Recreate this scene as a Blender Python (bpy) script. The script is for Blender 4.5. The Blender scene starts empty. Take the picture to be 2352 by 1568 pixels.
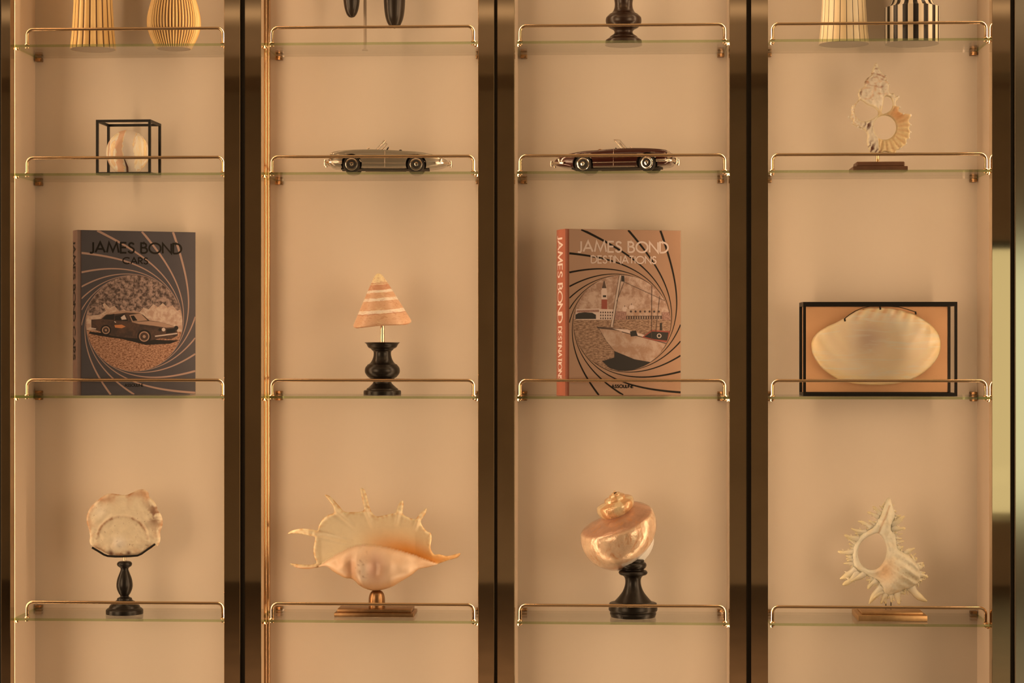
import bpy, bmesh, math, random
import numpy as np
from mathutils import Vector, Matrix, noise
from mathutils.geometry import delaunay_2d_cdt

random.seed(7)
SC = bpy.context.scene
COL = SC.collection
pi, sin, cos = math.pi, math.sin, math.cos

# ------------------------------------------------------------------ camera, world, lights, exposure
F = 4667.0                      # focal length in pixels of the 2352 x 1568 frame
DIST = 4.05                     # camera to the front edge of the shelves
ZC = 1.45                       # camera height
YAW = math.atan(224.0 / F)      # the camera stands right of centre and looks slightly left
cam_data = bpy.data.cameras.new('camera')
cam = bpy.data.objects.new('camera', cam_data)
COL.objects.link(cam)
cam_data.sensor_width = 36.0
cam_data.lens = 36.0 * F / 2352.0
cam_data.clip_start = 0.05
cam.location = (0, -DIST, ZC)
cam.rotation_euler = (pi / 2, 0, YAW)
SC.camera = cam

WARM = (1.0, 0.645, 0.36)       # the cabinet strip lights
STRIP_POWER = 2.0
ROOM_FILL_POWER = 140.0
WASH_FILL_POWER = 5.0
SIDE_FILL_POWER = 57.0
COVE_FILL_POWER = 7.5

world = bpy.data.worlds.new('daylight')
SC.world = world
world.use_nodes = True
_bg = world.node_tree.nodes['Background']
_bg.inputs[0].default_value = (1.0, 0.92, 0.55, 1)
_bg.inputs[1].default_value = 0.78

def area_light(name, loc, rot, sx, sy, power, color, parent=None):
    l = bpy.data.lights.new(name, 'AREA')
    l.shape = 'RECTANGLE'
    l.size, l.size_y = sx, sy
    l.energy = power
    l.color = color
    o = bpy.data.objects.new(name, l)
    COL.objects.link(o)
    o.location = loc
    o.rotation_euler = rot
    if parent:
        o.parent = parent
    return o

# added warm fill light under the unseen ceiling, behind the camera
area_light('ceiling_fill_glow', (-0.2, -4.2, 3.28), (0, 0, 0), 2.6, 1.4, ROOM_FILL_POWER, (1.0, 0.74, 0.48)).data.spread = math.radians(110)

# an added long fill light under the ceiling, lifting the object fronts
area_light('wash_fill_glow', (0.0, -1.5, 3.26), (math.radians(44), 0, 0), 3.4, 1.0, WASH_FILL_POWER, WARM)
# two tall fill lights added left and right to brighten the object fronts
def aim(loc, target):
    return (Vector(target) - Vector(loc)).to_track_quat('-Z', 'Y').to_euler()
SIDE_FILLS = [(-3.25, -3.6, 1.6), (3.25, -3.6, 1.6)]
for _l in SIDE_FILLS:
    area_light('side_fill_glow', _l, aim(_l, (0, 0, 1.5)), 1.7, 2.3, SIDE_FILL_POWER, WARM)
# added cove fill light, brightening the ceiling that the frames mirror
area_light('cove_fill_glow', (0, -7.7, 3.05), (pi, 0, 0), 7.5, 0.25, COVE_FILL_POWER, (1.0, 0.78, 0.55))

SC.view_settings.view_transform = 'Standard'
SC.view_settings.look = 'None'
SC.view_settings.gamma = 1
SC.view_settings.use_curve_mapping = False
SC.view_settings.exposure = 0.1
try:
    SC.cycles.max_bounces = 7
    SC.cycles.diffuse_bounces = 4
    SC.cycles.glossy_bounces = 4
    SC.cycles.transparent_max_bounces = 16
    SC.cycles.caustics_reflective = True
    SC.cycles.caustics_refractive = False
    SC.cycles.sample_clamp_indirect = 30.0
    SC.cycles.blur_glossy = 0.5
except Exception:
    pass

# ------------------------------------------------------------------ helpers
def W(px, py, Y):
    """the place in the room, at depth Y behind the shelf fronts, that the photo shows at pixel px, py"""
    u, v = (px - 1176.0) / F, (784.0 - py) / F
    t = (Y + DIST) / (cos(YAW) + u * sin(YAW))
    return Vector((t * (-sin(YAW) + u * cos(YAW)), Y, ZC + t * v))

def XW(px, Y):
    return W(px, 784, Y).x

def unit(px, Y):
    """metres for one pixel at that depth"""
    return (W(px, 0, Y).z - W(px, 1, Y).z)

def lin(c):
    return tuple(((x / 255.0) / 12.92 if x <= 10 else ((x / 255.0 + 0.055) / 1.055) ** 2.4) for x in c)

LIGHT = (1.03, 0.643, 0.333)
def alb(r, g, b, k=1.0):
    """pigment whose colour under the warm cabinet light is (r, g, b)"""
    l = lin((r, g, b))
    c = [max(0.004, l[i] / LIGHT[i] * k * (1.04, 0.92, 0.90)[i]) for i in range(3)]
    s = min(1.0, 0.9 / max(c))
    return tuple(x * s for x in c)

class MB:
    def __init__(s):
        s.v, s.f, s.c, s.m = [], [], [], []
    def add(s, vs, fs, mat=0, col=None):
        b = len(s.v)
        s.v += [tuple(p) for p in vs]
        if col is None:
            s.c += [(1, 1, 1)] * len(vs)
        elif len(col) == len(vs) and hasattr(col[0], '__len__'):
            s.c += [tuple(q) for q in col]
        else:
            s.c += [tuple(col)] * len(vs)
        s.f += [tuple(b + i for i in f) for f in fs]
        s.m += [mat] * len(fs)
        return s
    def box(s, x0, x1, y0, y1, z0, z1, mat=0, bev=0.0, seg=2, col=None):
        if bev <= 0:
            vs = [(x, y, z) for x in (x0, x1) for y in (y0, y1) for z in (z0, z1)]
            fs = [(0, 1, 3, 2), (4, 6, 7, 5), (0, 4, 5, 1), (2, 3, 7, 6), (0, 2, 6, 4), (1, 5, 7, 3)]
            return s.add(vs, fs, mat, col)
        bm = bmesh.new()
        bmesh.ops.create_cube(bm, size=1)
        for v in bm.verts:
            v.co = ((x0 + x1) / 2 + v.co.x * (x1 - x0), (y0 + y1) / 2 + v.co.y * (y1 - y0), (z0 + z1) / 2 + v.co.z * (z1 - z0))
        bmesh.ops.bevel(bm, geom=bm.edges[:], offset=bev, segments=seg, affect='EDGES', profile=0.5)
        bm.verts.index_update()
        s.add([v.co[:] for v in bm.verts], [[v.index for v in f.verts] for f in bm.faces], mat, col)
        bm.free()
        return s
    def lathe(s, prof, n=48, center=(0, 0, 0), mat=0, col=None, rot=None):
        """prof: (radius, z, optional colour) from the bottom up; closed at both ends when the radius is 0"""
        vs, cs, fs, rings = [], [], [], []
        for p in prof:
            r, z = p[0], p[1]
            cc = p[2] if len(p) > 2 else (col or (1, 1, 1))
            if r < 1e-7:
                rings.append([len(vs)])
                vs.append(Vector((0, 0, z))); cs.append(cc)
            else:
                rings.append(list(range(len(vs), len(vs) + n)))
                for i in range(n):
                    a = 2 * pi * i / n
                    vs.append(Vector((r * cos(a), r * sin(a), z))); cs.append(cc)
        for a, b in zip(rings, rings[1:]):
            if len(a) == 1 and len(b) == 1:
                continue
            for i in range(n):
                j = (i + 1) % n
                if len(a) == 1:
                    fs.append((a[0], b[j], b[i]))
                elif len(b) == 1:
                    fs.append((a[i], a[j], b[0]))
                else:
                    fs.append((a[i], a[j], b[j], b[i]))
        if len(rings[0]) > 1:
            fs.append(tuple(reversed(rings[0])))
        if len(rings[-1]) > 1:
            fs.append(tuple(rings[-1]))
        if rot is not None:
            vs = [rot @ v for v in vs]
        c = Vector(center)
        return s.add([v + c for v in vs], fs, mat, cs)
    def tube(s, pts, rad, n=10, mat=0, col=None, flat=1.0):
        pts = [Vector(p) for p in pts]
        m = len(pts)
        rads = rad if hasattr(rad, '__len__') else [rad] * m
        tang = []
        for i in range(m):
            a, b = pts[max(0, i - 1)], pts[min(m - 1, i + 1)]
            tang.append((b - a).normalized())
        ref = Vector((0, 1, 0)) if abs(tang[0].y) < 0.9 else Vector((1, 0, 0))
        nrm = (ref - tang[0] * ref.dot(tang[0])).normalized()
        vs, fs, cs = [], [], []
        for i in range(m):
            nrm = (nrm - tang[i] * nrm.dot(tang[i])).normalized()
            bn = tang[i].cross(nrm)
            for k in range(n):
                a = 2 * pi * k / n
                vs.append(pts[i] + (nrm * cos(a) * flat + bn * sin(a)) * rads[i])
                cs.append(col[i] if (col is not None and hasattr(col[0], '__len__')) else (col or (1, 1, 1)))
        for i in range(m - 1):
            for k in range(n):
                j = (k + 1) % n
                fs.append((i * n + k, i * n + j, (i + 1) * n + j, (i + 1) * n + k))
        fs.append(tuple(range(n - 1, -1, -1)))
        fs.append(tuple((m - 1) * n + k for k in range(n)))
        return s.add(vs, fs, mat, cs)
    def xform(s, M):
        s.v = [tuple(M @ Vector(p)) for p in s.v]
        return s
    def mesh(s, name, mats, smooth=None):
        me = bpy.data.meshes.new(name)
        me.from_pydata(s.v, [], s.f)
        for m in mats:
            me.materials.append(m)
        me.polygons.foreach_set('material_index', s.m)
        if any(c != (1, 1, 1) for c in s.c[:: max(1, len(s.c) // 400)]):
            at = me.color_attributes.new('Col', 'FLOAT_COLOR', 'POINT')
            at.data.foreach_set('color', [x for c in s.c for x in (c[0], c[1], c[2], 1.0)])
        bm = bmesh.new(); bm.from_mesh(me)
        bmesh.ops.recalc_face_normals(bm, faces=bm.faces[:])
        bm.to_mesh(me); bm.free()
        if smooth is not None:
            me.polygons.foreach_set('use_smooth', [True] * len(me.polygons))
            if smooth < 179:
                me.set_sharp_from_angle(angle=math.radians(smooth))
        me.update()
        return me
    def build(s, name, mats, parent=None, loc=(0, 0, 0), rot=(0, 0, 0), smooth=None, label=None):
        if not isinstance(mats, (list, tuple)):
            mats = [mats]
        o = bpy.data.objects.new(name, s.mesh(name, mats, smooth))
        COL.objects.link(o)
        o.location, o.rotation_euler = loc, rot
        if parent:
            o.parent = parent
        if label:
            o['label'] = label
        return o

def thing(name, label, cat, loc=(0, 0, 0), rotz=0.0, group=None):
    o = bpy.data.objects.new(name, None)
    o.empty_display_size = 0.05
    COL.objects.link(o)
    o.location = loc
    o.rotation_euler = (0, 0, rotz)
    o['label'], o['category'] = label, cat
    if group:
        o['group'] = group
    return o

def struct(o, label=None):
    o['kind'] = 'structure'
    if label:
        o['label'] = label
    return o

def copy_part(src, parent, loc=None, rot=None):
    c = src.copy()
    COL.objects.link(c)
    c.parent = parent
    if loc is not None:
        c.location = loc
    if rot is not None:
        c.rotation_euler = rot
    return c

# ------------------------------------------------------------------ materials
class N:
    def __init__(s, name):
        s.mat = bpy.data.materials.new(name)
        s.mat.use_nodes = True
        s.nt = s.mat.node_tree
        s.nt.nodes.clear()
        s.out = s.nt.nodes.new('ShaderNodeOutputMaterial')
    def node(s, t, **kw):
        n = s.nt.nodes.new('ShaderNode' + t)
        for k, v in kw.items():
            setattr(n, k, v)
        return n
    def link(s, a, b):
        s.nt.links.new(a, b)
    def set(s, n, **kw):
        for k, v in kw.items():
            i = n.inputs[k.replace('_', ' ')]
            if hasattr(v, 'is_linked') or hasattr(v, 'links'):
                s.link(v, i)
            else:
                i.default_value = tuple(v) + (1.0,) if (isinstance(v, (tuple, list)) and len(v) == 3 and len(i.default_value) == 4) else v
        return n
    def principled(s, **kw):
        p = s.node('BsdfPrincipled')
        s.set(p, **kw)
        s.link(p.outputs[0], s.out.inputs[0])
        s.p = p
        return p
    def coord(s, kind='Object', scale=(1, 1, 1)):
        t = s.node('TexCoord')
        m = s.node('Mapping')
        m.inputs['Scale'].default_value = scale
        s.link(t.outputs[kind], m.inputs[0])
        return m.outputs[0]
    def noise(s, scale, detail=4, rough=0.55, vec=None, distortion=0.0):
        n = s.node('TexNoise')
        s.set(n, Scale=scale, Detail=detail, Roughness=rough, Distortion=distortion)
        if vec is not None:
            s.link(vec, n.inputs['Vector'])
        return n.outputs[0]
    def ramp(s, fac, stops, interp='LINEAR'):
        r = s.node('ValToRGB')
        r.color_ramp.interpolation = interp
        e = r.color_ramp.elements
        while len(e) < len(stops):
            e.new(0.5)
        for i, (p, c) in enumerate(stops):
            e[i].position = p
            e[i].color = tuple(c) + (1.0,) if len(c) == 3 else c
        s.link(fac, r.inputs[0])
        return r.outputs[0]
    def mix(s, fac, a, b, mode='MIX'):
        m = s.node('Mix', data_type='RGBA', blend_type=mode)
        for i, v in ((0, fac), (6, a), (7, b)):
            if hasattr(v, 'links'):
                s.link(v, m.inputs[i])
            else:
                m.inputs[i].default_value = v if i == 0 else tuple(v) + (1.0,)
        return m.outputs[2]
    def bump(s, h, strength=0.2, dist=0.001):
        b = s.node('Bump')
        s.set(b, Strength=strength, Distance=dist)
        s.link(h, b.inputs['Height'])
        s.link(b.outputs[0], s.p.inputs['Normal'])

def plain(name, color, rough=0.5, metal=0.0, coat=0.0, bump=None, var=0.0, vscale=30, spec=0.5):
    n = N(name)
    p = n.principled(Base_Color=color, Roughness=rough, Metallic=metal)
    p.inputs['Specular IOR Level'].default_value = spec
    if coat:
        n.set(p, Coat_Weight=coat, Coat_Roughness=0.08)
    if var:
        nz = n.noise(vscale, 5, 0.6, n.coord())
        n.link(n.ramp(nz, [(0.3, [c * (1 - var) for c in color]), (0.7, [min(1, c * (1 + var)) for c in color])]), p.inputs['Base Color'])
    if bump:
        n.bump(n.noise(bump[0], 3, 0.5, n.coord()), bump[1], bump[2])
    return n.mat

def vcol(name, rough=0.4, spec=0.5, var=0.12, vscale=90, metal=0.0, coat=0.0, sss=0.0, bump=None, streak=None, spots=None, trans=0.0):
    """pigment stored on the vertices, with fine mottling"""
    n = N(name)
    p = n.principled(Roughness=rough, Metallic=metal)
    p.inputs['Specular IOR Level'].default_value = spec
    at = n.node('VertexColor'); at.layer_name = 'Col'
    col = at.outputs[0]
    if var:
        nz = n.noise(vscale, 6, 0.65, n.coord(), 0.6)
        col = n.mix(1.0, col, n.ramp(nz, [(0.25, (1 - var,) * 3), (0.75, (1 + var * 0.5,) * 3)]), 'MULTIPLY')
    if streak:
        sc, colr, lo, hi = streak
        nz = n.noise(1.0, 5, 0.6, n.coord(scale=sc), 1.2)
        col = n.mix(n.ramp(nz, [(lo, (0, 0, 0)), (hi, (1, 1, 1))]), col, colr)
    if spots:
        sc, colr, lo, hi = spots
        nz = n.noise(sc, 3, 0.7, n.coord(), 0.4)
        col = n.mix(n.ramp(nz, [(lo, (0, 0, 0)), (hi, (1, 1, 1))]), col, colr)
    n.link(col, p.inputs['Base Color'])
    if coat:
        n.set(p, Coat_Weight=coat, Coat_Roughness=0.12)
    if sss:
        n.set(p, Subsurface_Weight=sss, Subsurface_Radius=(1.0, 0.55, 0.25), Subsurface_Scale=0.006)
    if bump:
        n.bump(n.noise(bump[0], 4, 0.6, n.coord()), bump[1], bump[2])
    if trans:
        t = n.node('BsdfTranslucent')
        n.link(col, t.inputs[0])
        mx = n.node('MixShader'); mx.inputs[0].default_value = trans
        n.link(p.outputs[0], mx.inputs[1]); n.link(t.outputs[0], mx.inputs[2]); n.link(mx.outputs[0], n.out.inputs[0])
    return n.mat

def glass_mat(name, tint, gloss_k=0.85, base=0.04):
    """clear glass seen through without bending: see-through in its tint, mirroring more the flatter one looks at it"""
    n = N(name)
    tr = n.node('BsdfTransparent'); tr.inputs[0].default_value = tuple(tint) + (1,)
    gl = n.node('BsdfGlossy'); gl.inputs['Roughness'].default_value = 0.015
    lw = n.node('LayerWeight'); lw.inputs[0].default_value = 0.5
    pw = n.node('Math', operation='POWER'); pw.inputs[1].default_value = 5.0
    n.link(lw.outputs['Facing'], pw.inputs[0])
    ma = n.node('Math', operation='MULTIPLY_ADD'); ma.inputs[1].default_value = gloss_k; ma.inputs[2].default_value = base
    n.link(pw.outputs[0], ma.inputs[0])
    mx = n.node('MixShader')
    n.link(ma.outputs[0], mx.inputs[0]); n.link(tr.outputs[0], mx.inputs[1]); n.link(gl.outputs[0], mx.inputs[2])
    n.link(mx.outputs[0], n.out.inputs[0])
    return n.mat

M = {}
M['panel'] = plain('warm_cream_panel', (0.56, 0.515, 0.455), 0.75, bump=(260, 0.05, 0.0005), var=0.015, vscale=5, spec=0.25)
M['side'] = plain('tan_side_panel', (0.66, 0.57, 0.485), 0.75, bump=(260, 0.05, 0.0005), spec=0.25)
M['glass'] = glass_mat('clear_shelf_glass', (0.985, 0.99, 0.98), 0.80)
M['glass_edge'] = glass_mat('green_glass_edge', (0.75, 0.87, 0.61), 0.3, 0.03)
M['case_glass'] = glass_mat('thin_case_glass', (0.96, 0.96, 0.95), 0.7, 0.035)
M['brass'] = plain('polished_brass_frame', (0.82, 0.64, 0.43), 0.03, 1.0, bump=(2.2, 0.03, 0.004))
M['champagne'] = plain('champagne_metal', (0.93, 0.88, 0.74), 0.10, 1.0, bump=(2.2, 0.04, 0.004))
M['gold'] = plain('gold_rail', (0.78, 0.57, 0.36), 0.08, 1.0)
M['copper'] = plain('bronze_mirror_lining', (0.78, 0.48, 0.26), 0.09, 1.0, bump=(9.0, 0.15, 0.003))
M['clip'] = plain('aged_brass_clip', (0.34, 0.21, 0.11), 0.25, 1.0)
M['seal'] = plain('black_rubber_seal', (0.006, 0.005, 0.004), 0.7)
M['ebony'] = plain('black_turned_wood', (0.0065, 0.0048, 0.004), 0.33, bump=(120, 0.06, 0.0006), spec=0.42)
M['walnut'] = plain('dark_brown_turned_wood', (0.030, 0.013, 0.007), 0.30, bump=(90, 0.08, 0.0006), spec=0.6)
M['black_metal'] = plain('black_painted_metal', (0.0045, 0.0035, 0.003), 0.42, spec=0.3)
M['bronze'] = plain('brushed_bronze', (0.36, 0.22, 0.115), 0.36, 1.0, var=0.2, vscale=60)
M['bronze_light'] = plain('brushed_light_bronze', (0.54, 0.36, 0.19), 0.42, 1.0, var=0.15, vscale=50)
M['steel'] = plain('polished_steel_rod', (0.75, 0.62, 0.48), 0.12, 1.0)
M['chrome'] = plain('chrome', (0.86, 0.80, 0.72), 0.10, 1.0)
M['rubber'] = plain('tyre_rubber', (0.018, 0.016, 0.015), 0.6)
M['dark'] = plain('dark_interior', (0.02, 0.016, 0.013), 0.7)

# ------------------------------------------------------------------ the room behind the camera
RX0, RX1, RY0, RY1, RH = -4.6, 4.6, -8.2, 0.30, 3.35
M['room_wall'] = plain('brown_plaster', (0.50, 0.43, 0.365), 0.8, var=0.12, vscale=2.5)
M['room_ceiling'] = plain('pale_ceiling', (0.78, 0.70, 0.60), 0.85)
M['room_floor'] = plain('dark_oak_floor', (0.06, 0.042, 0.03), 0.4, var=0.25, vscale=6)
M['curtain'] = plain('gold_curtain', (0.62, 0.47, 0.20), 0.8, var=0.1)
struct(MB().box(RX0, RX1, RY0, RY1, -0.08, 0.0).build('floor', M['room_floor']), 'dark floor in front of the cabinets')
struct(MB().box(RX0, RX1, RY0, RY1, RH, RH + 0.08).build('ceiling', M['room_ceiling']), 'pale ceiling of the room')
struct(MB().box(RX0 - 0.1, RX0, RY0, RY1, 0, RH).build('wall_left', M['room_wall']))
struct(MB().box(RX1, RX1 + 0.1, RY0, RY1, 0, RH).build('wall_right', M['room_wall']))
WX0, WX1, WZ0, WZ1 = 2.05, 3.5, 0.38, 2.05
rear = MB()
rear.box(RX0, WX0, RY0 - 0.1, RY0, 0, RH).box(WX1, RX1, RY0 - 0.1, RY0, 0, RH)
rear.box(WX0, WX1, RY0 - 0.1, RY0, 0, WZ0).box(WX0, WX1, RY0 - 0.1, RY0, WZ1, RH)
struct(rear.build('wall_rear', M['room_wall']), 'brown wall opposite the cabinets')
win = struct(MB().box(WX0, WX0 + 0.05, RY0 - 0.08, RY0 - 0.02, WZ0, WZ1).box(WX1 - 0.05, WX1, RY0 - 0.08, RY0 - 0.02, WZ0, WZ1)
             .box(WX0, WX1, RY0 - 0.08, RY0 - 0.02, WZ1 - 0.05, WZ1).box(WX0, WX1, RY0 - 0.08, RY0 - 0.02, WZ0, WZ0 + 0.05)
             .build('window_1', M['champagne']), 'tall window opposite the cabinets')
MB().box(WX0 + 0.05, WX1 - 0.05, RY0 - 0.055, RY0 - 0.045, WZ0 + 0.05, WZ1 - 0.05).build('pane', M['case_glass'], win)
w = thing('wash_fill_fitting', 'added ceiling fill light fitting in front of the cabinets', 'lamp', (0, -1.5, RH))  # unseen housing added for the wash fill light
MB().box(-1.75, 1.75, -0.55, 0.55, -0.03, 0).build('housing', M['brass'], w)
for _k, _l in enumerate(SIDE_FILLS):  # unseen stands added to carry the side fill lights
    a_ = aim(_l, (0, 0, 1.5))
    q = thing('side_fill_panel', 'added tall fill light on a black foot %s behind the viewer' % ('left', 'right')[_k], 'lamp', (_l[0], _l[1], 0), rotz=a_[2], group='added side fill lights')
    MB().box(-0.87, 0.87, -0.09, -0.03, 0.43, 2.77, bev=0.01).build('panel', M['black_metal'], q)
    MB().tube([(0, -0.06, 0.02), (0, -0.06, 0.45)], 0.02, 12).build('pole', M['black_metal'], q, smooth=60)
    MB().lathe([(0, 0), (0.22, 0), (0.22, 0.02), (0.03, 0.035), (0, 0.035)], 32, (0, -0.06, 0)).build('foot', M['black_metal'], q, smooth=40)
cv = MB().box(-3.9, 3.9, RY0, RY0 + 0.7, 2.96, 3.00).box(-3.9, 3.9, RY0 + 0.66, RY0 + 0.70, 3.00, 3.07).build('trim_1', M['room_wall'])  # ledge added to carry the cove fill light
struct(cv, 'added ledge for the cove fill light opposite the cabinets')
# made-up ceiling fitting round the added room fill light
lamp = thing('ceiling_fill_fitting', 'added square ceiling fill light with brass rim behind the viewer', 'lamp', (-0.2, -4.2, RH))
MB().box(-1.36, 1.36, -0.76, 0.76, -0.02, 0).build('rim', M['brass'], lamp)
M['diffuser'] = plain('milky_diffuser', (0.85, 0.8, 0.7), 0.5)
MB().box(-1.32, 1.32, -0.72, 0.72, -0.03, -0.02).build('diffuser', M['diffuser'], lamp)

# ------------------------------------------------------------------ the four display bays
Y_BACK = 0.165
ZB, ZT = 0.16, 2.78
STILES = [(2.5, 24), (514.5, 551.5), (562, 600), (1098, 1135), (1142, 1181.5), (1675.5, 1715), (1725.5, 1764), (2278.5, 2321)]
YF = -0.030
SX = [(XW(a, YF), XW(b, YF)) for a, b in STILES]
BAYS = [(SX[0], SX[1]), (SX[2], SX[3]), (SX[4], SX[5]), (SX[6], SX[7])]
bay_label = ['leftmost brass-framed lit display bay holding the dark grey book',
             'lit display bay holding the cone-topped ornament and the spiky conch',
             'lit display bay holding the orange book and the dark red car',
             'rightmost lit display bay holding the framed pearl shell']
side_px = [(28, 526), (590, 1108), (1181.5, 1680), (1755, 2279)]
M['hide_top'] = plain('bay_top_panel', (0.72, 0.66, 0.56), 0.7)
struct(MB().box(RX0, SX[0][0] - 0.004, 0.0, 0.2, 0, RH).build('wall_back', M['room_wall']), 'brown wall left of the display bays')
for i, (sl, sr) in enumerate(BAYS):
    cx = (sl[0] + sr[1]) / 2
    t = thing('display_cabinet', bay_label[i], 'cabinet', (cx, 0, 0), group='lit brass display bays')
    xl, xr = XW(side_px[i][0], 0) - cx, XW(side_px[i][1], 0) - cx
    lo, ro = sl[0] - cx, sr[1] - cx
    MB().box(xl - 0.004, xr + 0.004, Y_BACK, Y_BACK + 0.018, ZB, ZT).build('back_panel', M['panel'], t)
    lo_in = min(lo + 0.003, xl - 0.004)
    MB().box(max(lo_in, xl - 0.012), xl, 0.018, Y_BACK, ZB, ZT).build('side_panel', M['copper'] if i == 1 else M['side'], t,
        label='bronze mirror side lining' if i == 1 else None)
    MB().box(xr, min(xr + 0.012, max(ro - 0.003, xr + 0.004)), 0.018, Y_BACK, ZB, ZT).build('side_panel', M['side'], t)
    MB().box(lo, ro, 0.0, Y_BACK + 0.018, ZT, ZT + 0.03).build('top_panel', M['hide_top'], t)
    MB().box(lo, ro, 0.0, Y_BACK + 0.018, ZB - 0.03, ZB).build('bottom_panel', M['hide_top'], t)
    MB().box(lo, ro, YF + 0.005, Y_BACK + 0.018, 0.0, ZB - 0.03).build('plinth', M['bronze'], t)
    for a, b in (sl, sr):
        MB().box(a - cx, b - cx, YF, -0.001, ZB - 0.03, ZT + 0.03, bev=0.0 if (i == 3 and a == sl[0]) else 0.0006, seg=1).build('stile', M['brass'], t)
    MB().box(sl[1] - cx, sr[0] - cx, YF, -0.001, ZT - 0.02, ZT + 0.03, bev=0.0016).build('top_rail', M['brass'], t)
    MB().box(sl[1] - cx, sr[0] - cx, YF, -0.001, ZB - 0.03, ZB + 0.02, bev=0.0016).build('bottom_rail', M['brass'], t)
    if i == 1:      # slim gold battens on the mirror lining
        for yb in (0.034, 0.060, 0.094, 0.128):
            MB().lathe([(0, ZB), (0.0034, ZB), (0.0034, ZT), (0, ZT)], 14, (xl + 0.0012, yb, 0)).build('batten', M['gold'], t, smooth=60)
    # slim strip lights tucked behind the inner edges of the stiles, shining across the bay
    for s, xe in ((1, sl[1] - cx), (-1, sr[0] - cx)):
        xs = xe - s * (0.0148 if (s == 1 and i < 2) else 0.008)
        MB().box(min(xs, xs - s * 0.004), max(xs, xs - s * 0.004), 0.001, 0.016, ZB + 0.02, ZT - 0.02).build('light_channel', M['brass'], t)
        al = math.radians(24)
        d = Vector((s * cos(al), sin(al), 0))
        zz, yy = -d, Vector((0, 0, 1))
        xx = yy.cross(zz)
        mt = Matrix((xx, yy, zz)).transposed()
        z_lo, z_hi = ZB + 0.03, ZT - 0.03
        if i == 3 and s == -1:
            z_lo = ZC - 0.42        # the right-hand strip of the last bay stops above its floor
        area_light('strip_light_glow', (xs + s * 0.002, 0.0085, (z_lo + z_hi) / 2), mt.to_euler(), 0.010, z_hi - z_lo, STRIP_POWER * (z_hi - z_lo) / (ZT - ZB - 0.06), WARM, t)
# black rubber seals standing in the gaps between neighbouring frames
for k, (a, b) in enumerate([(SX[0][0] - 0.006, SX[0][0]), (SX[1][1], SX[2][0]), (SX[3][1], SX[4][0]), (SX[5][1], SX[6][0]), (SX[7][1], XW(2330.5, YF))]):
    lab = ['at the left edge of the first bay', 'between the first and second bays', 'between the second and third bays',
           'between the third and fourth bays', 'at the right edge of the last bay'][k]
    o = MB().box(a + 0.0002, b - 0.0002, YF + 0.010, 0.015, ZB - 0.03, ZT + 0.03).build('door_seal', M['seal'])
    o['label'], o['category'], o['group'] = 'narrow black seal strip ' + lab, 'seal', 'black seals between the bays'
# the next polished frame to the right, catching the window
nx0 = XW(2330.5, YF)
t = thing('metal_frame', 'pale polished metal frame at the right edge mirroring a window', 'frame', (nx0, 0, 0))
MB().box(0, 0.30, YF, 0.0, 0.0, ZT + 0.03, bev=0.002, seg=3).build('panel', M['champagne'], t)
MB().box(0.004, 0.296, 0.0, 0.16, 0.0, ZT + 0.03).build('carcass', M['hide_top'], t)

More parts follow.
